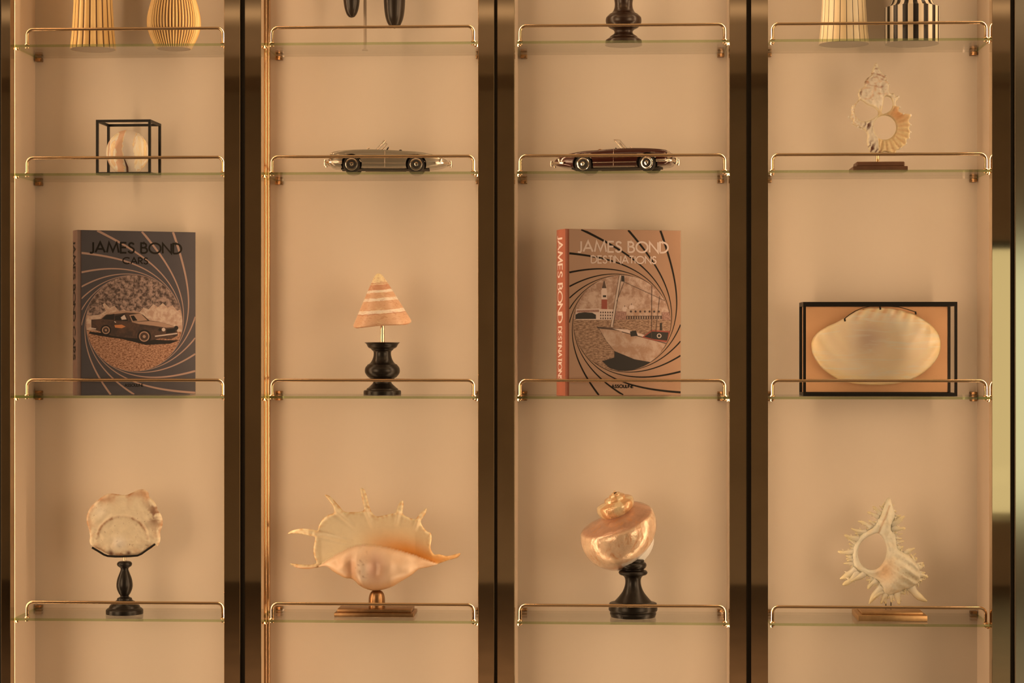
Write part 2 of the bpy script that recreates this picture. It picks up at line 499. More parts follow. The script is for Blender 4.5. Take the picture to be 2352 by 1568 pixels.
# ------------------------------------------------------------------ glass shelves with gold rails
SHELF_Z = [ZC + z for z in (0.5964, 0.3368, -0.1118, -0.5608)]
GT = 0.0052
shelf_px = [(31.5, 520), (604, 1098), (1187, 1674), (1769, 2277)]
rail_px = [(62.5, 511.5), (625, 1087.5), (1195, 1664), (1774.5, 2264)]
what = [['ribbed vases', 'hanging black pods', 'tall brown turned stand', 'striped vases'],
        ['caged stone ball', 'grey model car', 'dark red model car', 'sliced shell'],
        ['dark grey book', 'cone-topped ornament', 'orange book', 'framed pearl shell'],
        ['flat fossil shell', 'spiky conch', 'pearly round shell', 'spiny murex']]
TOP = {}
for r in range(4):
    for c in range(4):
        z = SHELF_Z[r]
        x0, x1 = XW(shelf_px[c][0], 0), XW(shelf_px[c][1], 0)
        cx = (x0 + x1) / 2
        t = thing('glass_shelf', 'clear glass shelf with gold rail under the ' + what[r][c], 'shelf', (cx, 0, z - GT / 2), group='glass shelves with gold rails')
        TOP[(r, c)] = z + GT / 2
        h = (x1 - x0) / 2
        m = MB()
        vs = [(x, y, zz) for x in (-h, h) for y in (0.0, Y_BACK - 0.0015) for zz in (0, GT)]
        m.add(vs, [(0, 2, 6, 4), (1, 5, 7, 3), (2, 3, 7, 6)], 0)
        m.add(vs, [(0, 1, 3, 2), (4, 6, 7, 5), (0, 4, 5, 1)], 1)
        m.build('pane', [M['glass'], M['glass_edge']], t)
        dl = (0, 0, 0, 0)[c]
        ra, rb = XW(rail_px[c][0], 0.007) - cx, XW(rail_px[c][1], 0.007) - cx
        R, H, ry = 0.0115, 0.0315, 0.0075
        pts = [(ra, ry, GT)]
        for k in range(9):
            a = pi - k * pi / 16
            pts.append((ra + R + R * cos(a), ry, GT + H - R + R * sin(a)))
        for k in range(9):
            a = pi / 2 - k * pi / 16
            pts.append((rb - R + R * cos(a), ry, GT + H - R + R * sin(a)))
        pts.append((rb, ry, GT))
        rail = MB().tube(pts, 0.0031, 12).build('guard_rail', M['gold'], t, smooth=60)
        for xx in (ra, rb):
            MB().lathe([(0, 0), (0.0052, 0), (0.0052, 0.0012), (0.0042, 0.0026), (0.0033, 0.0030), (0, 0.0030)], 20, (xx, ry, GT)).build('foot', M['gold'], rail, smooth=40)
            MB().lathe([(0, -0.0016), (0.0040, -0.0016), (0.0045, -0.0004), (0.0045, 0), (0, 0)], 20, (xx, ry, 0)).build('screw_cap', M['gold'], rail, smooth=40)
        for sx in (-1, 1):
            # back clips that pinch the pane, and front support pins
            xb = sx * (h - 0.0075)
            k = MB().box(xb - 0.0070, xb + 0.0070, Y_BACK - 0.016, Y_BACK - 0.0005, -0.0080, -0.0002, bev=0.0012)
            k.box(xb - 0.0070, xb + 0.0070, Y_BACK - 0.016, Y_BACK - 0.0005, GT + 0.0002, GT + 0.0065, bev=0.0012)
            k.build('clip', M['clip'], t, smooth=40)
            MB().lathe([(0, -0.0045), (0.0030, -0.0045), (0.0040, -0.0030), (0.0040, -0.0002), (0, -0.0002)], 16, (sx * (h - 0.0045), 0.010, 0)).build('support_pin', M['gold'], t, smooth=40)

def place(px, r, c, Y):
    """standing point on a shelf: column pixel px, row r, bay c, depth Y"""
    return (XW(px, Y), Y, TOP[(r, c)] + 0.0004)

# ------------------------------------------------------------------ relief solids for shells: an outline with a swelling front and back
def smooth_loop(pts, n=3):
    P = [np.array(p, float) for p in pts]
    out = []
    m = len(P)
    for i in range(m):
        p0, p1, p2, p3 = P[i - 1], P[i], P[(i + 1) % m], P[(i + 2) % m]
        for k in range(n):
            t = k / n
            out.append(0.5 * ((2 * p1) + (-p0 + p2) * t + (2 * p0 - 5 * p1 + 4 * p2 - p3) * t * t + (-p0 + 3 * p1 - 3 * p2 + p3) * t ** 3))
    return [tuple(p) for p in out]

def resample(loop, step):
    out = []
    m = len(loop)
    for i in range(m):
        a, b = np.array(loop[i]), np.array(loop[(i + 1) % m])
        k = max(1, int(np.linalg.norm(b - a) / step))
        for j in range(k):
            out.append(tuple(a + (b - a) * j / k))
    return out

def inside(P, loop):
    L = np.array(loop)
    x, y = P[:, 0], P[:, 1]
    res = np.zeros(len(P), bool)
    j = len(L) - 1
    for i in range(len(L)):
        xi, yi, xj, yj = L[i, 0], L[i, 1], L[j, 0], L[j, 1]
        cond = ((yi > y) != (yj > y)) & (x < (xj - xi) * (y - yi) / (yj - yi + 1e-12) + xi)
        res ^= cond
        j = i
    return res

def seg_dist(P, loops):
    d = np.full(len(P), 1e9)
    for loop in loops:
        L = np.array(loop)
        for i in range(len(L)):
            a, b = L[i - 1], L[i]
            ab = b - a
            q = (ab * ab).sum() + 1e-12
            t = np.clip(((P - a) @ ab) / q, 0, 1)
            d = np.minimum(d, np.hypot(P[:, 0] - a[0] - t * ab[0], P[:, 1] - a[1] - t * ab[1]))
    return d

def vnoise(x, z, s, seed=0.0):
    return np.array([noise.noise(Vector((a * s, seed, b * s))) for a, b in zip(x, z)])

def bump_at(x, z, cx, cz, rx, rz=None):
    rz = rz or rx
    return np.exp(-(((x - cx) / rx) ** 2 + ((z - cz) / rz) ** 2))

def lerp_col(base, *layers):
    """mix (weight, colour) layers over a base colour, per vertex"""
    c = np.array(base, float)
    if c.ndim == 1:
        c = np.tile(c, (len(layers[0][0]), 1))
    for w, col in layers:
        w = np.clip(w, 0, 1)[:, None]
        c = c * (1 - w) + np.array(col) * w
    return c

def relief(mb, outline, holes, step, R, mid, tf, tb, col, k, ox, oz, smooth=3):
    """outline in drawing units with z downwards; k metres per unit; (ox, oz) is the local origin"""
    out = smooth_loop(outline, smooth) if smooth else outline
    hol = [smooth_loop(h, smooth) if smooth else h for h in holes]
    loops = [resample(out, step)] + [resample(h, step) for h in hol]
    verts, edges = [], []
    for lp in loops:
        b = len(verts)
        verts += lp
        edges += [(b + i, b + (i + 1) % len(lp)) for i in range(len(lp))]
    A = np.array(out)
    xs = np.arange(A[:, 0].min(), A[:, 0].max(), step)
    zs = np.arange(A[:, 1].min(), A[:, 1].max(), step * 0.87)
    G = np.array([(x + (0.5 * step if j % 2 else 0), z) for j, z in enumerate(zs) for x in xs])
    ok = inside(G, out)
    for h in hol:
        ok &= ~inside(G, h)
    G = G[ok]
    G = G[seg_dist(G, loops) > step * 0.45]
    nb = len(verts)
    allv = [Vector(v) for v in verts] + [Vector((g[0], g[1])) for g in G]
    rv, re, rf, *_ = delaunay_2d_cdt(allv, edges, [], 0, 1e-6)
    P = np.array([(v.x, v.y) for v in rv])
    F_ = np.array([f for f in rf if len(f) == 3])
    cen = P[F_].mean(axis=1)
    ok = inside(cen, out)
    for h in hol:
        ok &= ~inside(cen, h)
    F_ = F_[ok]
    used = np.unique(F_)
    remap = -np.ones(len(P), int); remap[used] = np.arange(len(used))
    P, F_ = P[used], remap[F_]
    d = seg_dist(P, loops)
    d[d < step * 0.02] = 0
    e = np.sqrt(np.clip(1 - (1 - np.minimum(d, R) / R) ** 2, 0, 1))
    x, z = P[:, 0], P[:, 1]
    m0 = mid(x, z, d) if callable(mid) else np.full(len(x), float(mid))
    f = m0 + e * (tf(x, z, d) if callable(tf) else tf)
    b = m0 - e * (tb(x, z, d) if callable(tb) else tb)
    C = col(x, z, d)
    vs = [((x[i] - ox) * k, -f[i] * k, (oz - z[i]) * k) for i in range(len(x))]
    cs = [tuple(c) for c in C]
    bidx = {}
    for i in range(len(x)):
        if d[i] > 0:
            bidx[i] = len(vs)
            vs.append(((x[i] - ox) * k, -b[i] * k, (oz - z[i]) * k)); cs.append(tuple(C[i]))
        else:
            bidx[i] = i
    fs = []
    for a, c_, e_ in F_:
        fs.append((a, c_, e_))
        t3 = (bidx[e_], bidx[c_], bidx[a])
        if t3 != (e_, c_, a):
            fs.append(t3)
    mb.add(vs, fs, 0, cs)
    return mb

def prof(pts, cx_bottom, k):
    """(half width, y) drawing units, bottom first -> lathe profile"""
    y0 = cx_bottom
    return [(0, 0)] + [(r * k, (y0 - y) * k) for r, y in pts]

def dense(pr, n=4):
    """round a lathe profile gently"""
    out = [pr[0], pr[1]]
    for i in range(1, len(pr) - 2):
        p0, p1, p2, p3 = [np.array(p) for p in (pr[i - 1] if i > 1 else pr[i], pr[i], pr[i + 1], pr[i + 2])]
        for q in range(1, n + 1):
            t = q / n
            v = 0.5 * ((2 * p1) + (-p0 + p2) * t + (2 * p0 - 5 * p1 + 4 * p2 - p3) * t * t + (-p0 + 3 * p1 - 3 * p2 + p3) * t ** 3)
            out.append((max(0.0, v[0]), v[1]))
    out.append(pr[-1])
    return out

# ------------------------------------------------------------------ shell pigments
M['shell_cream'] = vcol('cream_shell', 0.38, 0.4, 0.10, 70, bump=(140, 0.25, 0.001), trans=0.18)
M['shell_conch'] = vcol('glossy_conch', 0.24, 0.5, 0.06, 40, bump=(60, 0.12, 0.001), trans=0.16)
M['shell_pearl'] = vcol('mother_of_pearl', 0.36, 0.5, 0.05, 25, coat=0.35, bump=(160, 0.08, 0.001), trans=0.22, streak=((9, 9, 85), alb(255, 226, 168), 0.50, 0.72))  # pale streaks put growth lines and their sheen into the pigment
M['shell_fossil'] = vcol('chalky_fossil', 0.6, 0.3, 0.08, 60, bump=(220, 0.35, 0.0008), spots=(130, alb(120, 80, 45), 0.66, 0.72), trans=0.15)
M['shell_slice'] = vcol('sliced_shell', 0.42, 0.4, 0.10, 120, bump=(200, 0.25, 0.0008), trans=0.2)

# ================================================================== row 4, bay 1: flat fossil shell on a turned stand
Y = 0.075
px0 = 160 + 565 / 4.48
U = unit(px0, Y) / 4.48
t = thing('fossil_shell_stand', 'flat pitted fossil shell held by a black wire cradle on a turned black stand', 'ornament', place(px0, 3, 0, Y))
st = [(190, 1382), (190, 1345), (184, 1336), (172, 1325), (160, 1318), (152, 1300), (118, 1264), (95, 1252), (78, 1238), (74, 1222), (50, 1210), (43, 1200),
      (60, 1172), (78, 1128), (83, 1085), (74, 1025), (52, 965), (40, 932), (42, 915), (56, 902), (70, 892), (77, 872), (68, 852), (42, 842), (0, 840)]
MB().lathe(dense(prof(st, 1382, U), 3), 56).build('stand', M['ebony'], t, smooth=50)
MB().tube([(0, 0, (1382 - 850) * U), (0, 0, (1382 - 790) * U)], 15 * U, 14).build('rod', M['steel'], t, smooth=50)
o = [(170, 400), (185, 340), (215, 285), (265, 235), (320, 190), (380, 152), (440, 148), (520, 158), (590, 160), (650, 135), (710, 108), (770, 106), (812, 135), (822, 180),
     (870, 225), (900, 275), (910, 320), (945, 365), (962, 430), (955, 490), (935, 540), (938, 600), (930, 650), (905, 690), (880, 690), (800, 735), (720, 775), (620, 785),
     (520, 785), (420, 785), (340, 745), (250, 700), (215, 680), (200, 640), (205, 590), (195, 520), (175, 460)]
def fcol(x, z, d):
    nz = vnoise(x, z, 0.012, 3) + 0.5 * vnoise(x, z, 0.04, 5)
    arc = np.abs(np.hypot((x - 550) / 265, (z - 640) / 260) - 1.0)
    arcw = np.exp(-(arc / 0.05) ** 2) * (z < 620) * (0.35 + 0.8 * (np.abs(x - 550) > 100)) * np.clip(0.75 + nz, 0, 1)
    rim = np.exp(-d / 45) * np.clip(0.25 + 1.6 * nz, 0, 1)
    tr = bump_at(x, z, 880, 360, 80, 130) * np.clip(0.5 + 2.2 * nz, 0, 1)
    tl = bump_at(x, z, 360, 205, 110, 40) + bump_at(x, z, 730, 150, 110, 35)
    foot = bump_at(x, z, 430, 760, 30, 30) + bump_at(x, z, 615, 755, 25, 25)
    return lerp_col(np.array(alb(234, 194, 132)), (rim, alb(190, 120, 60)), (tl * 0.6, alb(190, 118, 62)), (tr, alb(140, 92, 55)), (arcw, alb(165, 112, 66)),
                    (foot, alb(120, 70, 40)), (bump_at(x, z, 520, 650, 70, 60) * 0.7, alb(238, 205, 155)), (bump_at(x, z, 320, 330, 80, 70) * 0.5, alb(240, 205, 150)))
def ffront(x, z, d):
    arc = np.hypot((x - 550) / 265, (z - 640) / 260)
    ridge = 10 * np.exp(-((arc - 1) / 0.06) ** 2) * (z < 640)
    return 34 + ridge + 22 * bump_at(x, z, 515, 670, 60, 60) + 12 * vnoise(x, z, 0.015, 1) + 5 * vnoise(x, z, 0.06, 2) - 14 * bump_at(x, z, 515, 690, 22, 18)
relief(MB(), o, [], 13, 30, 0, ffront, 28, fcol, U, 565, 1382).build('shell', M['shell_fossil'], t, smooth=180)
cr = [(238, 700), (300, 735), (360, 772), (400, 786), (480, 791), (560, 790), (640, 786), (710, 780), (750, 762), (820, 712), (892, 662)]
MB().tube([((x - 565) * U, -44 * U, (1382 - y) * U) for x, y in cr], 11 * U, 10).build('wire_cradle', M['black_metal'], t, smooth=60)

# ================================================================== row 4, bay 2: spiky conch on a bronze block
px0 = 640 + 1040 / 4.611
Y = 0.085
U = unit(px0, Y) / 4.611
t = thing('conch_ornament', 'golden spider conch with long spines standing on a bronze block', 'ornament', place(px0, 3, 1, Y))
b0 = 1462
MB().box(-428 * U, 412 * U, -62 * U * 1.0 - 0.028, 0.040, 0, 42 * U, bev=0.0012).build('base', M['bronze'], t, smooth=40)
MB().box(-400 * U, 385 * U, -0.034, 0.032, 42 * U, 80 * U, bev=0.0015).build('base_top', M['bronze'], t, smooth=40)
dome = [(86, 1382), (86, 1310), (84, 1280), (76, 1245), (62, 1222), (40, 1208), (0, 1204)]
MB().lathe(dense([(0, 80 * U)] + [(r * U, (b0 - y) * U) for r, y in dome], 3), 40).build('dome', M['bronze'], t, smooth=60)
o = [(105, 602), (160, 562), (250, 540), (340, 545), (425, 562), (440, 515), (480, 445), (540, 398), (600, 376), (590, 310), (545, 245), (503, 186), (560, 202), (620, 262), (672, 322), (715, 364),
     (800, 370), (870, 366), (918, 342), (905, 260), (888, 180), (880, 116), (920, 124), (945, 180), (970, 280), (995, 372), (1045, 416), (1120, 405), (1200, 386), (1250, 374), (1275, 305), (1300, 262), (1330, 243),
     (1337, 300), (1328, 382), (1385, 420), (1460, 440), (1500, 392), (1540, 352), (1582, 322), (1576, 370), (1550, 412), (1518, 462), (1532, 510), (1580, 568), (1622, 588), (1632, 640), (1622, 700),
     (1618, 760), (1650, 820), (1705, 818), (1780, 838), (1850, 825), (1922, 803), (1925, 822), (1890, 858), (1800, 886), (1720, 916), (1640, 946), (1560, 966), (1480, 986), (1400, 1050),
     (1300, 1110), (1200, 1170), (1090, 1205), (1000, 1211), (920, 1192), (850, 1150), (785, 1094), (700, 1080), (600, 1030), (540, 988), (500, 962), (420, 966), (320, 981), (220, 975), (118, 944),
     (122, 928), (200, 936), (300, 942), (388, 925), (374, 860), (368, 780), (384, 700), (394, 642), (350, 622), (310, 614), (250, 602), (160, 596)]
def cq(x, z):
    """body whorl: height of the seam above it"""
    seam = np.interp(x, [420, 520, 620, 720, 800, 900, 1000, 1150, 1300, 1450, 1580, 1700], [955, 880, 820, 765, 735, 722, 730, 752, 790, 835, 885, 930])
    bott = np.interp(x, [420, 540, 700, 785, 850, 920, 1000, 1090, 1200, 1300, 1400, 1480, 1600, 1700], [965, 990, 1082, 1096, 1152, 1194, 1212, 1206, 1171, 1111, 1051, 987, 955, 935])
    s = (z - seam) / np.maximum(bott - seam, 8)
    return s, seam, bott
def cmid(x, z, d):
    s, seam, bott = cq(x, z)
    up = np.clip((seam - z) / 330, 0, 1.3)
    lip = -70 + 150 * up ** 1.2
    lip = np.where(s < 0, lip, -30)
    lip = lip + 90 * np.clip((x - 1450) / 180, 0, 1) * np.clip(1 - np.abs(z - 720) / 220, 0, 1) + 40 * np.clip((450 - x) / 100, 0, 1)
    fold = 0
    for (x0, z0, x1, z1) in ((620, 350, 790, 520), (935, 350, 1000, 530), (1285, 380, 1250, 500), (1490, 450, 1450, 560), (400, 600, 760, 690)):
        tt = np.clip(((x - x0) * (x1 - x0) + (z - z0) * (z1 - z0)) / ((x1 - x0) ** 2 + (z1 - z0) ** 2), 0, 1)
        dd = np.hypot(x - x0 - tt * (x1 - x0), z - z0 - tt * (z1 - z0))
        fold = fold + 20 * np.exp(-(dd / 20) ** 2) * (1 - tt * 0.7) - 14 * np.exp(-((dd - 34) / 18) ** 2) * (1 - tt * 0.7)
    return np.where(s < 0, lip + fold, lip)
def cfront(x, z, d):
    s, seam, bott = cq(x, z)
    body = 190 * np.sqrt(np.clip(np.sin(np.clip(s, 0, 1) * pi * 0.93 + 0.07), 0, 1)) * np.clip((bott - seam) / 420, 0.12, 1)
    body += np.where(s > 0, 26 * bump_at(x, z, 905, 980, 55, 170) - 22 * bump_at(x, z, 790, 960, 38, 130) - 16 * bump_at(x, z, 1030, 960, 60, 120) + 8 * vnoise(x, z, 0.012, 4), 0)
    return np.where(s < 0, 26, 26 + body)
def ccol(x, z, d):
    s, seam, bott = cq(x, z)
    up = (seam - z)
    nz = vnoise(x, z, 0.006, 9)
    nf = vnoise(x, z, 0.03, 2)
    throat = np.exp(-(np.clip(up, 0, 999) / 130) ** 2) * np.clip((x - 850) / 500, 0, 1) * (s < 0)
    amb = np.clip((x - 750) / 700, 0, 1) * np.clip(1.1 - up / 380, 0, 1) * (s < 0)
    rim = np.exp(-d / 22)
    edge = np.exp(-d / 26) * np.clip(0.35 + 1.6 * nf, 0, 1)
    isb = (s >= 0).astype(float)
    return lerp_col(np.array(alb(250, 208, 140)), (amb * 0.75, alb(240, 178, 98)), (throat, alb(226, 138, 52)), (rim * 0.35, alb(250, 206, 120)), (edge * (1 - isb) * 0.8, alb(206, 132, 54)),
                    (isb * 0.85, alb(232, 178, 118)), (isb * bump_at(x, z, 1040, 960, 110, 140) * 0.8, alb(204, 140, 98)), (isb * bump_at(x, z, 770, 960, 60, 120) * 0.7, alb(212, 138, 82)),
                    (isb * bump_at(x, z, 910, 1000, 50, 190) * 0.75, alb(238, 196, 140)), (isb * np.clip(nz * 1.4, 0, 1) * 0.5, alb(222, 158, 92)),
                    (isb * np.clip(s - 0.75, 0, 0.25) * 3, alb(226, 150, 70)), (isb * np.clip(nf * 2 - 0.5, 0, 1) * bump_at(x, z, 900, 960, 60, 170), alb(150, 92, 52)))
relief(MB(), o, [], 11, 30, cmid, cfront, lambda x, z, d: 26 + 0.8 * np.maximum(0, cfront(x, z, d) - 26), ccol, U, 1040, b0).build('shell', M['shell_conch'], t, smooth=180)

# ================================================================== row 4, bay 3: pearly turban shell on a black stand
px0 = 1300 + 690 / 4.48
Y = 0.080
U = unit(px0, Y) / 4.48
t = thing('turban_shell_stand', 'pearly round turban shell leaning on a turned black stand', 'ornament', place(px0, 3, 2, Y))
st = [(228, 1402), (234, 1384), (238, 1364), (230, 1352), (249, 1338), (251, 1312), (246, 1275), (238, 1260), (200, 1250), (188, 1242), (150, 1200), (112, 1150), (90, 1100), (80, 1050), (84, 1008), (104, 982),
      (136, 970), (149, 950), (140, 932), (118, 922), (112, 912), (128, 900), (139, 872), (130, 850), (112, 840), (116, 828), (104, 815), (60, 806), (0, 804)]
MB().lathe(dense(prof(st, 1402, U), 3), 64).build('stand', M['ebony'], t, smooth=50)
def turban():
    mb = MB()
    Rb = 400.0
    w = 2.55
    gen = [(0.34, 0.0), (0.48, -0.045), (0.66, -0.11), (0.82, -0.175), (0.93, -0.235), (0.985, -0.29), (1.01, -0.38), (1.03, -0.52), (1.02, -0.68), (0.99, -0.84), (0.93, -1.00), (0.84, -1.14), (0.71, -1.27), (0.55, -1.38), (0.37, -1.46), (0.18, -1.51), (0.05, -1.52)]
    hs = 0.66
    gen = [(r, z - hs) for r, z in gen]
    nt, turns = 84, 4.3
    n = int(nt * turns)
    vs, cs = [], []
    th0 = math.radians(140)
    for i in range(n + 1):
        back = (n - i) / nt
        g = w ** (-(back ** 2.1 if back < 1 else 1 + 0.62 * (back - 1)))
        th = th0 + 2 * pi * back
        for j, (r, z) in enumerate(gen):
            wob = 1 + 0.012 * noise.noise(Vector((cos(th) * 3, sin(th) * 3, j * 0.3))) + (0.004 * sin(th * 47) + 0.006 * noise.noise(Vector((th * 14, 0, 7)))) * (4 <= j <= 12)
            wide = 1.15 if back < 0.8 else 1.15 + 0.35 * min(1, (back - 0.8) / 0.3)
            vs.append(Vector((g * r * cos(th) * wob * wide, g * r * sin(th) * wob * wide, g * z)) * Rb)
            q = noise.noise(Vector((th * 2.0, j * 0.5, 0)))
            if back > 1.0:
                c = alb(240, 190, 118) if (i // 9) % 2 else alb(226, 158, 88)
            elif j <= 4:
                c = [a * (0.9 + 0.25 * q) for a in alb(206, 140, 88)]
            elif j <= 11:
                c = [min(0.92, a * (1.0 + 0.30 * q + 0.18 * noise.noise(Vector((th * 12, 3, j * 0.1))))) for a in alb(236, 180, 118)]
            else:
                c = alb(212, 148, 94)
            if j >= 12 and back > 0.3:
                c = alb(240, 205, 155)
            cs.append(tuple(c))
    m = len(gen)
    fs = [(i * m + j, i * m + j + 1, (i + 1) * m + j + 1, (i + 1) * m + j) for i in range(n) for j in range(m - 1)]
    mb.add(vs, fs, 0, cs)
    mb.lathe([(0, -13), (9, -10), (13, 0), (9, 9), (0, 12)], 12, (0, 0, -12), 0, alb(226, 170, 104))
    return mb, [Vector(v) for v in vs[-m:]]
tm, lip = turban()
TR = Matrix.Translation((-192 * U, -0.004, (1402 - 106) * U)) @ Matrix.Rotation(math.radians(-14), 4, 'Y') @ Matrix.Rotation(math.radians(12), 4, 'X') @ Matrix.Scale(U, 4)
M['shell_turban'] = vcol('pearly_turban', 0.24, 0.8, 0.2, 55, metal=0.30, coat=0.5, bump=(110, 0.8, 0.0014), streak=((60, 60, 18), alb(206, 128, 66), 0.54, 0.74))
tm.xform(TR).build('shell', M['shell_turban'], t, smooth=180)
cal = MB()
cal.lathe([(cos(a) if 0 < i < 18 else 0.0, sin(a)) for i, a in enumerate(np.linspace(-pi / 2, pi / 2, 19))], 40, col=alb(244, 212, 160))
cal.xform(Matrix.Translation((-14 * U, 0.014, (1402 - 728) * U)) @ Matrix.Rotation(math.radians(-42), 4, 'Y') @ Matrix.Diagonal((272 * U, 160 * U, 165 * U, 1)))
cal.build('lip', M['shell_cream'], t, smooth=180, label='cream inner lip of the shell')

# ================================================================== row 4, bay 4: spiny murex on a two-tier brass block
px0 = 1900 + 675 / 4.75
Y = 0.085
U = unit(px0, Y) / 4.75
t = thing('murex_ornament', 'spiny cream murex shell with an oval opening on a brass block', 'ornament', place(px0, 3, 3, Y))
b0 = 1420
MB().box(-372 * U, 372 * U, -0.054, 0.050, 0, 64 * U, bev=0.0014).build('base', M['bronze_light'], t, smooth=40)
MB().box(-325 * U, 335 * U, -0.042, 0.040, 64 * U, 92 * U, bev=0.0014).build('base_top', M['bronze_light'], t, smooth=40)
for dx in (-35, 20):
    MB().tube([(dx * U, 0, 90 * U), (dx * U, 0.0, 250 * U)], 5 * U, 8).build('pin', M['black_metal'], t, smooth=60)
o = [(685, 115), (712, 200), (742, 300), (708, 400), (700, 460), (745, 505), (752, 580), (765, 650), (805, 690), (880, 728), (950, 795), (1000, 880), (1012, 960), (1000, 1020), (960, 1058), (900, 1093),
     (845, 1102), (800, 1130), (740, 1155), (680, 1172), (622, 1155), (600, 1120), (588, 1080), (560, 1025), (520, 1002), (440, 962), (380, 932), (312, 902), (280, 850), (274, 780), (270, 720), (280, 660),
     (302, 600), (340, 542), (392, 490), (460, 450), (520, 400), (560, 330), (602, 230), (645, 128)]
hole = [(550, 495), (600, 540), (640, 620), (648, 700), (625, 790), (575, 860), (510, 895), (440, 885), (375, 840), (340, 760), (340, 690), (360, 620), (410, 560), (480, 520)]
def hdist(x, z):
    return seg_dist(np.stack([x, z], 1), [smooth_loop(hole, 2)])
def mfront(x, z, d):
    hd = hdist(x, z)
    return (40 + 150 * bump_at(x, z, 835, 900, 170, 190) + 60 * bump_at(x, z, 640, 320, 45, 190) + 26 * np.exp(-(hd / 45) ** 2) + 46 * bump_at(x, z, 690, 1060, 90, 80)
            + 24 * np.sin((x * 0.55 - z * 0.8) * 0.075) * bump_at(x, z, 850, 920, 200, 220) + 10 * vnoise(x, z, 0.02, 6) + 8 * vnoise(x, z, 0.06, 7))
def mcol(x, z, d):
    nz = vnoise(x, z, 0.012, 12); nf = vnoise(x, z, 0.05, 3)
    hd = hdist(x, z)
    inner = np.exp(-(hd / 40) ** 2)
    org = bump_at(x, z, 625, 900, 90, 120)
    return lerp_col(np.array(alb(250, 216, 154)), (np.clip(nz * 1.6, 0, 1) * 0.5, alb(242, 196, 128)), (inner * 0.5, alb(250, 218, 160)), (org * 0.75, alb(238, 172, 100)),
                    (np.exp(-(np.abs((x - 560) * 0.93 + (z - 480) * 0.36) / 9) ** 2) * (z < 500) * (z > 190) * 0.7, alb(190, 130, 70)),
                    (np.clip(nf * 2.4 - 0.55, 0, 1) * bump_at(x, z, 820, 930, 180, 200) * 0.6, alb(190, 136, 80)))
mb = MB()
relief(mb, o, [hole], 12, 34, 0, mfront, 46, mcol, U, 675, b0)
spk = [(575, 285, 492, 202, 20), (556, 322, 436, 266, 19), (475, 432, 332, 364, 21), (520, 405, 448, 352, 15), (425, 480, 262, 444, 22), (348, 560, 182, 512, 24), (300, 695, 118, 696, 24), (322, 622, 212, 546, 17),
       (286, 832, 178, 826, 16), (305, 890, 138, 992, 34), (325, 925, 160, 1050, 32), (405, 938, 232, 1022, 30), (532, 1015, 438, 1102, 26), (505, 1000, 418, 1002, 16), (590, 1085, 452, 1262, 34), (615, 1130, 498, 1204, 22),
       (645, 1150, 582, 1258, 24), (640, 1165, 632, 1268, 20), (762, 1130, 776, 1266, 30), (790, 1128, 848, 1152, 18), (700, 1160, 702, 1250, 18), (905, 1075, 1078, 1232, 40), (985, 1005, 1028, 1018, 18), (990, 945, 1092, 976, 24),
       (985, 870, 1050, 836, 24), (930, 790, 972, 764, 18), (840, 715, 942, 654, 22), (765, 650, 826, 640, 18), (748, 610, 836, 580, 15), (745, 515, 742, 478, 16), (705, 440, 840, 436, 24), (705, 400, 830, 302, 28), (735, 330, 800, 300, 14),
       (270, 760, 205, 740, 18), (280, 790, 215, 800, 14), (655, 160, 600, 190, 10), (640, 190, 585, 205, 9), (380, 500, 300, 500, 14), (450, 455, 430, 440, 14), (1000, 960, 1040, 930, 16), (950, 800, 905, 720, 16), (860, 1095, 830, 1130, 16)]
rng = random.Random(4)
oo = smooth_loop(o, 2)
for i in range(0, len(oo), 1):
    (xa_, za_), (xb_, zb_) = oo[i - 1], oo[i]
    L_ = math.hypot(xb_ - xa_, zb_ - za_)
    if L_ < 4 or za_ < 180:
        continue
    nx_, nz2 = (zb_ - za_) / L_, -(xb_ - xa_) / L_
    ln_ = rng.uniform(22, 62)
    spk.append((xa_ - nx_ * 8, za_ - nz2 * 8, xa_ + nx_ * ln_ + rng.uniform(-18, 18), za_ + nz2 * ln_ + rng.uniform(-18, 18), rng.uniform(8, 13)))
for (x0, z0, x1, z1, r) in spk:
    n = 9
    pts, rr, cc = [], [], []
    L = math.hypot(x1 - x0, z1 - z0)
    bend = rng.uniform(-0.10, 0.10)
    out = rng.uniform(0.05, 0.5) * L
    for i in range(n):
        s = i / (n - 1)
        nx, nz_ = -(z1 - z0), (x1 - x0)
        x = x0 + (x1 - x0) * s + nx * bend * sin(pi * s)
        z = z0 + (z1 - z0) * s + nz_ * bend * sin(pi * s)
        pts.append(((x - 675) * U, -(8 + out * s) * U, (b0 - z) * U))
        rr.append(1.15 * r * U * (1.2 - 0.78 * s + 0.12 * sin(9 * s + r)) * (1 if i < n - 1 else 0.6))
        cc.append(tuple(lerp_col(np.array([alb(248, 214, 156)]), (np.array([s * 0.7]), alb(244, 198, 112)))[0]))
    mb.tube(pts, rr, 8, 0, cc)
    if r >= 15:     # small side prongs
        for sgn in (-1, 1, -1, 1):
            if rng.random() < 0.7:
                s = rng.uniform(0.3, 0.72)
                bx, bz = x0 + (x1 - x0) * s, z0 + (z1 - z0) * s
                ux, uz = (x1 - x0) / L, (z1 - z0) / L
                tx, tz = bx + (ux * 0.5 - uz * sgn) * r * 1.25, bz + (uz * 0.5 + ux * sgn) * r * 1.25
                mb.tube([((bx - 675) * U, -(8 + out * s) * U, (b0 - bz) * U), (((bx + tx) / 2 - 675) * U, -(10 + out * s) * U, (b0 - (bz + tz) / 2) * U), ((tx - 675) * U, -(14 + out * s) * U, (b0 - tz) * U)], [r * 0.5 * U, r * 0.34 * U, r * 0.10 * U], 7, 0, alb(248, 208, 144))
mb.build('shell', M['shell_cream'], t, smooth=180)

